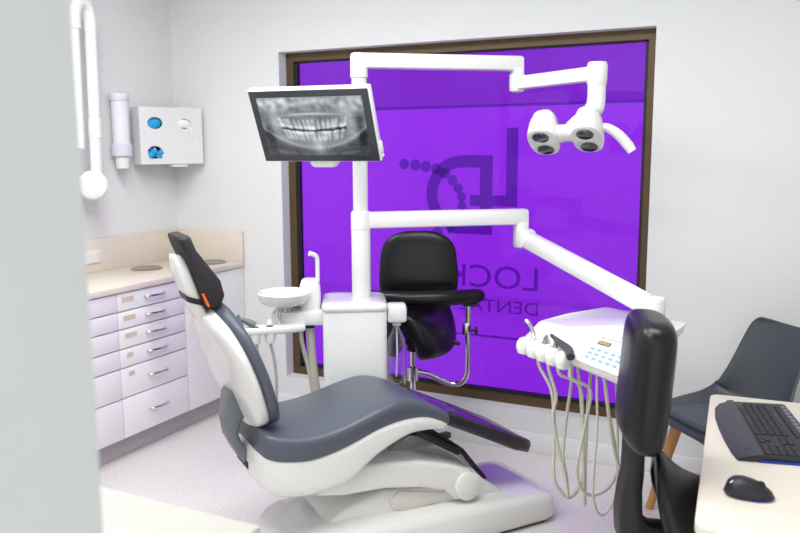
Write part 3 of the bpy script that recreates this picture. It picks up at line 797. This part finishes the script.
b_ = sm.node_tree.nodes['Principled BSDF']; b_.inputs['Base Color'].default_value = (.01, .01, .012, 1); b_.inputs['Roughness'].default_value = .2
at = sm.node_tree.nodes.new('ShaderNodeAttribute'); at.attribute_name = 'xray'
gm = sm.node_tree.nodes.new('ShaderNodeGamma'); gm.inputs[1].default_value = 1.28
sm.node_tree.links.new(at.outputs['Color'], gm.inputs[0])
sm.node_tree.links.new(gm.outputs[0], b_.inputs['Emission Color']); b_.inputs['Emission Strength'].default_value = 1.0
obj('screen', bm, sm, mo, frame=MF, smooth=0)
bm = BM(); loft(bm, [[(x+.0, y-.158, z-.045) for x, y in rrect(.05*k, .03*k2, .02)] for z, k, k2 in ((-.03, 1, .8), (.0, 1.2, 1), (.03, 1.2, 1), (.04, 1, .8))]); obj('lower_mount', bm, 'white', mo, frame=MF)
bm = BM(); box(bm, (.258, -.10, -.02), (.012, .05, .016), bev=.003); box(bm, (.258, -.135, -.02), (.012, .012, .014), bev=.003); obj('side_button', bm, 'offwhite', mo, frame=MF)
bm = BM(); box(bm, (0, 0, -.065), (.2, .15, .045), bev=.01); cyl(bm, (0, -.02, -.08), (0, -.02, -.11), .03); obj('back_mount', bm, 'white', mo, frame=MF)

# ------------------------------------------------------------ operating lamp
lp_ = thing('operating_light', 'white twin-pod dental operating light with four lenses at the arm end', 'lamp', (-.74, 3.17, 1.56))
bm = BM(); tube(bm, [(E2.x, E2.y, 1.825), (E2.x, E2.y, 1.765), (E2.x-.005, E2.y-.01, 1.725), (E2.x-.035, E2.y-.025, 1.69), (E2.x-.08, E2.y-.07, 1.64)], [.036, .036, .037, .037, .034], 20); obj('stem', bm, 'white', lp_)
# camera-independent head axes: hx along the pods, facing down towards the chair
hxd = Vector((.998, .015, .059)).normalized()
hfd = Vector((.057, -.538, -.841)); hfd = (hfd-hxd*hfd.dot(hxd)).normalized()
hyd = hfd.cross(hxd).normalized()
HC = Vector((-.815, 3.150, 1.590))-hfd*.055
HF = Matrix(((hxd.x, hyd.x, hfd.x, HC.x), (hxd.y, hyd.y, hfd.y, HC.y), (hxd.z, hyd.z, hfd.z, HC.z), (0, 0, 0, 1)))
def pod(cx0):
    bm = BM(); rings = []
    for z, k, off in ((-.085, .30, 0), (-.078, .55, 0), (-.055, .80, 0), (-.01, .97, 0), (.035, 1.02, 0), (.05, .98, 0), (.054, .9, 0)):
        rings.append([(cx0+x*k, y*k, z) for x, y in superell(.060, .092, 2.7, 36)])
    loft(bm, rings); return bm
for cx0 in (-.088, .088):
    pd = obj('pod', pod(cx0), 'gloss', lp_, frame=HF)
    for sy in (-.044, .044):
        bm = BM(); lathe(bm, [(.034, .052), (.0345, .056), (.03, .057), (.001, .057)], (cx0, sy, 0), n=28); obj('lens_ring', bm, 'lensring', pd, frame=HF)
        bm = BM(); lathe(bm, [(.030, .054), (.029, .0585), (.015, .061), (.001, .062)], (cx0, sy, 0), n=28); obj('lens', bm, 'lens', pd, frame=HF)
bm = BM(); loft(bm, [[(x_, a*k, b*k2+.012) for a, b in superell(.05, .034, 2.6, 28)] for x_, k, k2 in ((-.09, 1.05, 1.05), (-.04, .85, .9), (0, .8, .85), (.04, .85, .9), (.09, 1.05, 1.05))]); obj('bridge', bm, 'gloss', lp_, frame=HF)
bm = text_bm('VISION', .010, .0003); bm.free()
bm = BM(); box(bm, (-.006, -.02, .0405), (.004, .006, .001)); box(bm, (.008, -.02, .0405), (.016, .004, .001)); obj('badge', bm, 'greytext', lp_, frame=HF)
bm = BM(); tube(bm, [HF @ Vector((.128, .01, -.0)), Vector((-.658, 3.20, 1.645)), Vector((-.620, 3.22, 1.618)), Vector((-.585, 3.235, 1.578)), Vector((-.568, 3.238, 1.553))], [.014, .018, .021, .021, .018], 16); obj('handle', bm, 'white', lp_)

# ------------------------------------------------------------ instrument tray
tr = thing('instrument_tray', 'white instrument tray with keypad on the end of the sprung arm', 'tray', (-.54, 2.72, .87))
bm = BM()
top = [(-.822, 2.635, .90), (-.375, 2.33, .876), (-.345, 2.50, .945), (-.295, 2.93, .95), (-.40, 3.0, .952), (-.62, 3.09, .952), (-.73, 2.90, .952), (-.795, 2.76, .945)]
bot = [(-.81, 2.65, .870), (-.38, 2.35, .842), (-.36, 2.50, .89), (-.315, 2.92, .905), (-.41, 2.98, .905), (-.615, 3.06, .905), (-.71, 2.88, .90), (-.78, 2.76, .89)]
vt = [bm.verts.new(p) for p in top]; vb = [bm.verts.new(p) for p in bot]
fs = [bm.faces.new((vt[0], vt[1], vt[2], vt[7])), bm.faces.new((vt[2], vt[3], vt[4], vt[5], vt[6], vt[7])), bm.faces.new((vb[0], vb[7], vb[2], vb[1])), bm.faces.new((vb[2], vb[7], vb[6], vb[5], vb[4], vb[3]))]
for i in range(8): fs.append(bm.faces.new((vt[i], vb[i], vb[(i+1) % 8], vt[(i+1) % 8])))
bmesh.ops.recalc_face_normals(bm, faces=fs)
bmesh.ops.bevel(bm, geom=list(bm.edges), offset=.011, segments=3, affect='EDGES', profile=.5)
obj('tray_body', bm, 'gloss', tr)
FA = Vector((-.80, 2.63, .89)); FB = Vector((-.385, 2.35, .876)); fd = (FB-FA).normalized(); fn = Vector((fd.y, -fd.x, 0)).normalized()  # fn points to the doorway
fL = (FB-FA).length
hold = [.012, .066, .115, .165, .215]
for hpos in hold[:5]:
    c = FA+fd*hpos*fL/.5
    c = FA+fd*hpos
    bm = BM(); rr = Matrix((fd, -fn, Vector((0, 0, 1)))).transposed()
    loft(bm, [[c+fd*x+fn*(y+.012)+Vector((0, 0, z)) for x, y in superell((.034 if hpos == 0 else .024)*k, .034*k, 3, 24)] for z, k in ((-.036, .5), (-.03, .85), (-.01, 1), (.008, .92), (.02, .65), (.024, .4))])
    obj('instrument_holder', bm, 'gloss', tr)
# keypad panel on the sloping front, right part
s0 = Vector(top[0]); s1 = Vector(top[1]); s2 = Vector(top[2]); s7 = Vector(top[7])
def slope(a, b, lift=.002):   # a along 0..1, b up the slope 0..1
    p0 = s0.lerp(s1, a); p1 = s7.lerp(s2, a); p = p0.lerp(p1, b)
    nn = (s1-s0).cross(s7-s0).normalized(); nn = nn if nn.z > 0 else -nn
    return p+nn*lift
def sl_patch(bm, a0, a1, b0, b1, th):
    lo = [bm.verts.new(slope(a, b, -.001)) for a, b in ((a0, b0), (a1, b0), (a1, b1), (a0, b1))]
    hi = [bm.verts.new(slope(a, b, th)) for a, b in ((a0, b0), (a1, b0), (a1, b1), (a0, b1))]
    bm.faces.new(hi); bm.faces.new(lo)
    for i in range(4): bm.faces.new((lo[i], lo[(i+1) % 4], hi[(i+1) % 4], hi[i]))
bm = BM(); sl_patch(bm, .50, .985, .0, .98, .006); kp = obj('keypad', bm, 'white', tr)
bm = BM(); sl_patch(bm, .60, .70, .66, .79, .0075); dsp = obj('display', bm, 'lcd', kp)
bm = BM()
for i in range(4): sl_patch(bm, .612+i*.021, .612+i*.021+.011, .69, .76, .0082)
obj('digits', bm, 'lcdtxt', kp)
for rw in range(3):
    for cl in range(5):
        a = .575+cl*.056; b = .15+rw*.145
        bm = BM(); sl_patch(bm, a, a+.034, b, b+.075, .0078); obj('button', bm, 'bluekey', kp)
bm = BM(); sl_patch(bm, .60, .625, .88, .91, .0075); sl_patch(bm, .65, .84, .885, .897, .0075); sl_patch(bm, .80, .90, .76, .775, .0075); sl_patch(bm, .80, .88, .69, .703, .0075); obj('keypad_print', bm, 'greytext', kp)

# handpieces with hoses
def handpiece(label, hpos, pts, rads, m, hose, hr=.0058):
    c = FA+fd*hpos+fn*.012
    t = thing('dental_handpiece', label, 'handpiece', tuple(c-Vector((0, 0, .045))), 0, 'handpieces on the instrument tray')
    bm = BM(); tube(bm, [c+fd*a+fn*b+Vector((0, 0, z)) for a, b, z in pts], rads, 12); obj('handle', bm, m, t)
    bm = BM(); tube(bm, [c+fd*.022+Vector((0, 0, -.02)), c+fd*.028+Vector((0, 0, -.06))]+[Vector(h) for h in hose], hr, 10, k=10); obj('hose', bm, 'hose', t)
    return t
handpiece('silver air and water syringe at the left end of the tray', .06, [(.0, .01, .012), (-.02, -.012, .04), (-.065, -.03, .062), (-.087, -.035, .07)], [.008, .007, .0075, .009], 'chrome',
          [(-0.689, 2.564, 0.751), (-0.676, 2.564, 0.636), (-0.67, 2.555, 0.453), (-0.652, 2.575, 0.394), (-0.631, 2.604, 0.357), (-0.609, 2.642, 0.371), (-0.598, 2.682, 0.417), (-0.603, 2.721, 0.496), (-0.624, 2.755, 0.593), (-0.643, 2.793, 0.693), (-0.667, 2.832, 0.808), (-.672, 2.84, .905)])
handpiece('small metal handpiece resting second from the left on the tray', .11, [(.008, .01, .012), (-.015, -.02, .030), (-.035, -.04, .036)], [.010, .010, .007], 'steel',
          [(-0.667, 2.546, 0.741), (-0.675, 2.545, 0.67), (-0.663, 2.557, 0.579), (-0.636, 2.574, 0.452), (-0.628, 2.591, 0.367), (-0.644, 2.622, 0.432), (-0.665, 2.653, 0.491), (-0.669, 2.701, 0.604), (-0.668, 2.755, 0.719), (-0.678, 2.801, 0.814), (-.68, 2.81, .905)])
handpiece('short metal handpiece resting third from the left on the tray', .165, [(.008, .01, .012), (-.015, -.02, .030), (-.035, -.04, .036)], [.010, .011, .008], 'steel',
          [(-0.589, 2.542, 0.787), (-0.574, 2.548, 0.656), (-0.565, 2.549, 0.457), (-0.564, 2.567, 0.36), (-0.575, 2.611, 0.431), (-0.586, 2.66, 0.52), (-0.598, 2.723, 0.681), (-0.602, 2.786, 0.804), (-.602, 2.80, .91)])
handpiece('long dark grey handpiece lying across the front of the tray', .22, [(.045, .02, .02), (.01, .0, .033), (-.045, -.01, .043), (-.098, -.02, .054)], [.014, .015, .011, .006], 'darkplast',
          [(-0.549, 2.526, 0.78), (-0.557, 2.518, 0.679), (-0.577, 2.504, 0.542), (-0.577, 2.513, 0.469), (-0.561, 2.537, 0.42), (-0.531, 2.573, 0.4), (-0.492, 2.623, 0.42), (-0.476, 2.669, 0.481), (-0.507, 2.702, 0.592), (-0.538, 2.735, 0.704), (-0.556, 2.772, 0.791), (-.56, 2.78, .905)], .0055)
for pts, hr in (([(-.518, 2.485, .89), (-0.518, 2.477, 0.847), (-0.516, 2.478, 0.781), (-0.512, 2.479, 0.664), (-0.517, 2.476, 0.529), (-0.519, 2.483, 0.439), (-0.505, 2.504, 0.371), (-0.483, 2.541, 0.363), (-0.465, 2.588, 0.425), (-0.474, 2.639, 0.582), (-0.495, 2.686, 0.742), (-0.507, 2.72, 0.796), (-.51, 2.73, .905)], .004),
            ([(-.497, 2.475, .89), (-0.495, 2.473, 0.845), (-0.49, 2.486, 0.799), (-0.472, 2.5, 0.657), (-0.454, 2.526, 0.555), (-0.436, 2.562, 0.493), (-0.427, 2.613, 0.528), (-0.445, 2.677, 0.716), (-0.463, 2.725, 0.789), (-.465, 2.74, .905)], .0058)):
    bm = BM(); tube(bm, pts, hr, 10, k=10); obj('supply_hose', bm, 'hose', tr)

# ------------------------------------------------------------ saddle stools
def saddle(bm, L=.36, hw=.175, drop=.13, th=.07):
    """saddle: axis along +x (front +x), top at z=0 in the middle; an arch over the axis"""
    rings = []; n = 18
    S = 16
    for i in range(S+1):
        t = -1+2*i/S
        e = (1-abs(t)**3.2)**.5 if abs(t) < 1 else 0
        e = max(e, .12)
        w_ = hw*(.55+.45*e)*(1.0-.18*max(0, t))
        lift = .10*max(0, -t)**3
        thk = th*e
        out = []; inn = []
        for j in range(n+1):
            a = R(-88+176*j/n)
            x_ = math.sin(a)*w_; z_ = (math.cos(a)-1)*drop*(.6+.4*e)
            out.append((t*L/2, x_, z_+lift))
            wi = max(w_-thk, .02)
            inn.append((t*L/2, math.sin(a)*wi, (math.cos(a)-1)*drop*(.6+.4*e)-thk*(.95 if True else 1)*max(0.35, math.cos(a))+lift))
        rings.append(out+inn[::-1])
    loft(bm, rings)
    return bm
def subsurf(o, lv=1):
    md = o.modifiers.new('smooth', 'SUBSURF'); md.levels = lv; md.render_levels = lv
def star_base(root, c, rot, m, rad=.27):
    bm = BM(); lathe(bm, [(.03, .075), (.045, .08), (.045, .12), (.03, .135)], (c.x, c.y, 0), n=24); obj('base_hub', bm, m, root)
    for k in range(5):
        a = rot+2*PI*k/5; d = Vector((math.cos(a), math.sin(a), 0))
        bm = BM(); 
        bar(bm, c+d*.03+Vector((0, 0, .10)), c+d*rad+Vector((0, 0, .078)), .04, .032, .008); obj('base_leg', bm, m, root)
        w_ = Vector((-d.y, d.x, 0)); p = c+d*(rad-.015)+Vector((0, 0, .027))
        bm = BM(); cyl(bm, p-w_*.024, p-w_*.006, .027, 20, .005); cyl(bm, p+w_*.006, p+w_*.024, .027, 20, .005); cyl(bm, p+Vector((0, 0, .02)), p+Vector((0, 0, .05)), .009, 12); obj('caster', bm, 'blackplast', root)

FS = Vector((-1.625, 3.445, 0))
fsr = thing('saddle_stool', 'black saddle stool with padded arm bar on chrome tube below the purple window', 'stool', tuple(FS))
star_base(fsr, FS, R(71), 'blackplast', .27)
bm = BM(); cyl(bm, FS+Vector((0, 0, .12)), FS+Vector((0, 0, .34)), .025, 24); cyl(bm, FS+Vector((0, 0, .34)), FS+Vector((0, 0, .60)), .015, 20); obj('gas_column', bm, 'chrome', fsr)
bm = BM(); lathe(bm, [(.026, .43), (.03, .432), (.03, .50), (.026, .503)], (FS.x, FS.y, 0), n=24); obj('tube_clamp', bm, 'chrome', fsr)
ra = R(26); rx = Vector((math.cos(ra), math.sin(ra), 0)); ry = Vector((-rx.y, rx.x, 0))
def fp(a, b, z): return FS+rx*a+ry*b+Vector((0, 0, z))
bm = BM(); tube(bm, [fp(.02, 0, .475), fp(.07, 0, .465), fp(.15, 0, .425), fp(.20, 0, .41), fp(.24, -.01, .42), fp(.265, -.015, .46), fp(.27, -.02, .52), fp(.27, -.02, .65), fp(.272, -.02, .82)], .0135, 14); obj('arm_tube', bm, 'chrome', fsr)
bm = BM(); cyl(bm, fp(.262, -.02, .665), fp(.262, -.02, .725), .02, 20, .004); obj('height_clamp', bm, 'chrome', fsr)
bm = BM(); cyl(bm, fp(.275, -.03, .69), fp(.30, -.04, .69), .006, 10); lathe(bm, [(.008, 0), (.022, .004), (.022, .012), (.008, .016)], fp(.30, -.04, .69), rx, 20); obj('clamp_knob', bm, 'blackplast', fsr)
# arm bar pad: a curved sausage around the front
bm = BM()
tube(bm, [fp(-.215, -.03, .862), fp(-.20, -.05, .862), fp(-.10, -.10, .864), fp(.05, -.12, .866), fp(.19, -.10, .866), fp(.30, -.04, .862), fp(.325, -.01, .86), fp(.332, .0, .86)], [.012, .032, .036, .037, .037, .036, .03, .01], 18)
bm.transform(Matrix.Translation((0, 0, .862*.0))); obj('arm_pad', bm, 'black', fsr)
bm = BM(); box(bm, fp(.275, -.045, .822), (.07, .05, .012), Matrix.Rotation(ra, 3, 'Z'), .003); obj('arm_pad_plate', bm, 'blackplast', fsr)
# upright backrest
def pad_shape(hw_bot, hw_top, ht, th, power=3, PE=4, rt=.7, S=18, tmin=.25):
    """rounded pad in local (x: width, y: thickness, z: height)"""
    bm = BM(); rings = []
    for i in range(S+1):
        t = math.sin((-1+2*i/S)*PI/2)
        e = (1-abs(t)**PE)**.5 if abs(t) < 1 else 0
        e = max(e, .10)
        hw = (hw_bot+(hw_top-hw_bot)*(t+1)/2)*(1-rt+rt*e if t > 0 else .88+.12*e)*(1 if abs(t) < .999 else .96)
        rings.append([(x, y, t*ht/2) for x, y in superell(hw, th/2*(tmin+(1-tmin)*e), power, 36)])
    loft(bm, rings); return bm
bm = pad_shape(.205, .18, .31, .06, 3, 3.4, .85); bm.transform(Matrix.Translation(fp(.03, .10, 1.012)) @ Matrix.Rotation(ra, 4, 'Z') @ Matrix.Rotation(R(-6), 4, 'X')); obj('backrest', bm, 'black', fsr)
bm = BM(); tube(bm, [fp(.03, .02, .60), fp(.03, .14, .61), fp(.03, .165, .68), fp(.03, .155, .85), fp(.03, .138, 1.0)], .018, 12); obj('backrest_strut', bm, 'blackplast', fsr)
bm = saddle(BM(), .36, .20, .235, .125); bm.transform(Matrix.Translation(fp(.0, -.02, .815)) @ Matrix.Rotation(ra+R(-110), 4, 'Z') @ Matrix.Rotation(R(4), 4, 'Y'))
o = obj('saddle_seat', bm, 'black', fsr, smooth=180); subsurf(o)
bm = BM(); box(bm, fp(0, 0, .665), (.15, .12, .09), Matrix.Rotation(ra, 3, 'Z'), .02); cyl(bm, fp(0, 0, .58), fp(0, 0, .64), .03, 20, .005); obj('seat_mechanism', bm, 'blackplast', fsr)
bm = BM(); tube(bm, [fp(.06, -.03, .65), fp(.16, -.03, .645), fp(.20, -.03, .63)], [.006, .006, .009], 10); lathe(bm, [(.006, 0), (.012, .01), (.01, .05), (.004, .055)], fp(.18, -.03, .638), rx*1+Vector((0, 0, -.35)), 12); obj('lever', bm, 'blackplast', fsr)

NS = Vector((-.070, 2.235, 0)); na = R(26)
nsr = thing('saddle_stool', 'large black saddle stool in the foreground in front of the desk', 'stool', tuple(NS), na)
NF = Matrix.Translation(NS) @ Matrix.Rotation(na, 4, 'Z')     # x towards the desk
def no(name, bm, m, smooth=40): return obj(name, bm, m, nsr, smooth=smooth, frame=NF)
star_base(nsr, NS, R(20), 'blackplast', .26)
bm = BM(); cyl(bm, (0, 0, .12), (0, 0, .34), .025, 24); cyl(bm, (0, 0, .34), (0, 0, .5), .015, 20); no('gas_column', bm, 'chrome')
bm = BM(); box(bm, (-.06, 0, .525), (.26, .12, .07), None, .012)
for dx, dz in ((-.15, .545), (-.11, .51)): cyl(bm, (dx, -.055, dz), (dx, -.068, dz), .009, 12)
no('seat_mechanism', bm, 'blackplast')
bm = BM(); cyl(bm, (-.13, -.058, .54), (-.13, -.066, .54), .006, 12); cyl(bm, (-.12, -.058, .50), (-.12, -.066, .50), .006, 12); no('bolt', bm, 'chrome')
bm = BM(); prism(bm, [(-.315, .80), (-.362, .80), (-.364, .70), (-.374, .65), (-.380, .585), (-.376, .53), (-.36, .47), (-.33, .44), (-.12, .44), (-.12, .548), (-.25, .548), (-.285, .552), (-.305, .565), (-.315, .59), (-.318, .65), (-.315, .70)], -.035, .035, 'y', .008, 2)
bm.transform(Matrix.Translation((.042, 0, 0))); no('back_support', bm, 'blackplast')
bm = pad_shape(.160, .150, .335, .115, 3.0, 8, .5, 26, .45); bm.transform(Matrix.Translation((-.274, -.0, .962)) @ Matrix.Rotation(R(83), 4, 'Z') @ Matrix.Rotation(R(4), 4, 'X')); no('backrest', bm, 'black')
bm = saddle(BM(), .40, .20, .20, .085); bm.transform(Matrix.Translation((-.045, -.035, .674)) @ Matrix.Rotation(R(-12), 4, 'Z') @ Matrix.Rotation(R(2), 4, 'Y'))
o = no('saddle_seat', bm, 'black', 180); subsurf(o)
bm = BM(); box(bm, (-.19, -.125, .615), (.012, .03, .035), Matrix.Rotation(R(30), 3, 'Z'), .002); no('care_tag', bm, 'lilac')

# ------------------------------------------------------------ desk with keyboard and mouse
dk = thing('desk', 'cream desk with rounded corner along the right side of the room', 'desk', (.35, 2.35, 0))
def rounded_poly(P, r, k=6):
    out = []; n = len(P)
    for i in range(n):
        a, b, c = Vector(P[i-1]), Vector(P[i]), Vector(P[(i+1) % n])
        d0 = (a-b).normalized(); d1 = (c-b).normalized(); rr = r[i] if isinstance(r, (list, tuple)) else r
        p0 = b+d0*rr; p1 = b+d1*rr
        for j in range(k+1):
            t = j/k; out.append(tuple((p0*(1-t)+b*t)*(1-t)+(b*(1-t)+p1*t)*t))
    return out
dp_ = rounded_poly([(-.148, 1.79), (RX-.005, 1.70), (RX-.005, 2.94), (-.205, 2.86)], [.05, .01, .01, .035])
bm = BM(); prism(bm, dp_, .692, .72, 'z', .004, 2); obj('desk_top', bm, 'desk', dk)
bm = BM(); box(bm, (.62, 2.80, .345), (1.24, .025, .69)); obj('back_panel', bm, 'laminate', dk)
bm = BM(); box(bm, (.62, 1.84, .345), (1.2, .025, .69)); obj('end_panel', bm, 'laminate', dk)

# keyboard: frame k1 along its length (away from the doorway), k2 across (towards the screen side)
KO = Vector((-.095, 2.245, .72)); k1 = Vector((-.22, .975, 0)).normalized(); k2 = Vector((.975, .22, 0)).normalized()
KF = Matrix(((k2.x, k1.x, 0, KO.x), (k2.y, k1.y, 0, KO.y), (0, 0, 1, KO.z), (0, 0, 0, 1)))
kb = thing('keyboard', 'black full-size keyboard with a padded palm rest on the cream desk', 'keyboard', tuple(KF @ Vector((.1, .24, .001))))
def kbo(name, bm, m, parent=kb, smooth=40): return obj(name, bm, m, parent, smooth=smooth, frame=KF)
bm = BM(); prism(bm, rounded_poly([(.07, .0), (.245, .0), (.235, .49), (.075, .485)], .012), .006, .02, 'z', .004, 2); kbo('body', bm, 'keyb')
bm = BM(); prism(bm, rounded_poly([(.062, -.003), (.248, -.003), (.238, .493), (.07, .488)], .012), .001, .007, 'z'); kbo('blue_underside', bm, 'blue')
bm = BM(); rings = []
for yy, x0 in ((-.002, .012), (.05, .004), (.15, .0), (.25, .0), (.35, .004), (.44, .016), (.488, .035)):
    rings.append([(x0, yy, .002), (x0+.002, yy, .008), (x0+.02, yy, .014), (.06, yy, .021), (.078, yy, .0225), (.078, yy, .003)])
loft(bm, rings); kbo('palm_rest', bm, 'palm')
bm = BM(); box(bm, (.045, .055, .0195), (.012, .008, .0006)); kbo('badge', bm, 'blue')
KM = None
def key(x, y, sx, sy):
    global KM
    bm = BM()
    loft(bm, [[(x+a*k, y+b*k, z) for a, b in rrect(sx/2, sy/2, .002, 2)] for z, k in ((.019, 1), (.0235, .95), (.0245, .86))])
    kbo('key', bm, 'key')
# rows across x from .09; numpad nearest y=0
pit = .0188
for rrow in range(5):
    xk = .092+rrow*.0195
    for c in range(4): key(xk, .018+c*.0192, .0165, .0165)           # number pad
    if rrow in (0, 3, 4):
        for c in range(3): key(xk, .105+c*.0192, .0165, .0165)
    if rrow == 1: key(xk, .1242, .0165, .0165)
    y = .170
    if rrow == 0:
        for wk in (.024, .02, .02, .10, .022, .022, .024): key(xk, y+wk/2, .0165, wk-.0025); y += wk+.002
    else:
        for c in range(14): key(xk, y+.0095, .0165, .0165); y += .0208
for c in range(13): key(.20, .175+c*.0222, .012, .0175)
for c in range(4): key(.20, .018+c*.0192, .012, .0165)
for c in range(14):
    bm = BM(); box(bm, (.222, .02+c*.033, .0206), (.013, .024, .002), bev=.0006); kbo('media_key', bm, 'greyplast')

ms = thing('computer_mouse', 'black wireless computer mouse with blue edge on the desk corner', 'mouse', (-.045, 2.02, .721), R(-2))
def mouse_ring(z, k, kk):
    pts = []
    for a_, b_ in superell(.057*k, .037*kk, 2.3, 36): pts.append((-.045+a_, 2.02+b_, z))
    return pts
bm = BM(); loft(bm, [mouse_ring(.7215, .93, .9), mouse_ring(.726, .98, .97)]); obj('blue_underside', bm, 'blue', ms)
bm = BM(); rings = []
S = 14
for i in range(S+1):
    t = -1+2*i/S
    e = max((1-abs(t)**2.6), 0)**.5; e = max(e, .08)
    hw = .037*e*(1-.12*t); hh = .040*e*(1-.28*t)*(1 if t < .2 else 1-.25*(t-.2))
    ring = []
    for j in range(17):
        a = PI*j/16
        ring.append((-.045+t*.058, 2.02+math.cos(a)*hw, .725+math.sin(a)**.85*hh))
    rings.append(ring)
loft(bm, rings); o = obj('shell', bm, 'keyb', ms, smooth=180)
bm = BM(); cyl(bm, (-.02, 2.016, .752), (-.02, 2.024, .752), .011, 20, .002); obj('scroll_wheel', bm, 'blackplast', ms)
bm = BM(); box(bm, (-.085, 2.004, .7575), (.010, .012, .004), Matrix.Rotation(R(-40), 3, 'Y'), .001); obj('thumb_button', bm, 'chrome', ms)

# ------------------------------------------------------------ grey shell chair
GC = Vector((-.16, 3.42, 0)); ga = math.atan2(-.67, -.74)
gc = thing('shell_chair', 'dark grey moulded shell chair with pale wooden legs behind the desk', 'chair', tuple(GC), ga)
GF = Matrix.Translation(GC) @ Matrix.Rotation(ga, 4, 'Z')
prof = [(.235, .425, .17), (.225, .44, .205), (.18, .448, .225), (.08, .445, .238), (-.03, .44, .24), (-.12, .45, .238), (-.175, .485, .224), (-.20, .55, .205), (-.218, .63, .19), (-.236, .72, .18), (-.25, .79, .168), (-.258, .825, .15), (-.261, .838, .12)]
PP = cat_rom([Vector((a, 0, b)) for a, b, _ in prof], 4); WW = cat_rom([Vector((c, 0, 0)) for _, _, c in prof], 4)
bm = BM(); rows = []
nv = 20
for i, p in enumerate(PP):
    row = []
    t = (PP[min(i+1, len(PP)-1)]-PP[max(0, i-1)]).normalized(); nn = Vector((t.z, 0, -t.x)); nn = -nn if nn.z < 0 and nn.x < 0 else nn
    nn = Vector((abs(t.z), 0, abs(t.x)))
    f = i/(len(PP)-1)
    lift = .018+.085*math.exp(-((f-.52)/.24)**2)+.04*max(0, f-.5)
    for j in range(nv+1):
        v_ = -1+2*j/nv
        row.append(bm.verts.new(p+Vector((0, v_*WW[i].x, 0))+nn*lift*abs(v_)**2.4))
    rows.append(row)
for a, b in zip(rows, rows[1:]):
    for j in range(nv): bm.faces.new((a[j], a[j+1], b[j+1], b[j]))
o = obj('shell', bm, 'shellgrey', gc, smooth=180, frame=GF)
md = o.modifiers.new('thickness', 'SOLIDIFY'); md.thickness = .009; md.offset = 0
bm = BM(); loft(bm, [[(.06+x*k, y*k, z) for x, y in rrect(.16, .195, .09, 6)] for z, k in ((.448, .9), (.452, .97), (.466, 1), (.474, .95), (.478, .8))]); obj('seat_pad', bm, 'padgrey', gc, frame=GF)
for sx, sy in ((1, 1), (1, -1), (-1, 1), (-1, -1)):
    bm = BM(); tube(bm, [(.02+sx*.13, sy*.14, .415), (.01+sx*.215, sy*.215, 0)], [.025, .017], 14, smooth=False); obj('leg', bm, 'beech', gc, frame=GF)
for sx in (1, -1):
    bm = BM(); bar(bm, (.02+sx*.13, -.14, .405), (.02+sx*.13, .14, .405), .03, .028, .004); obj('crossbar', bm, 'beech', gc, frame=GF)
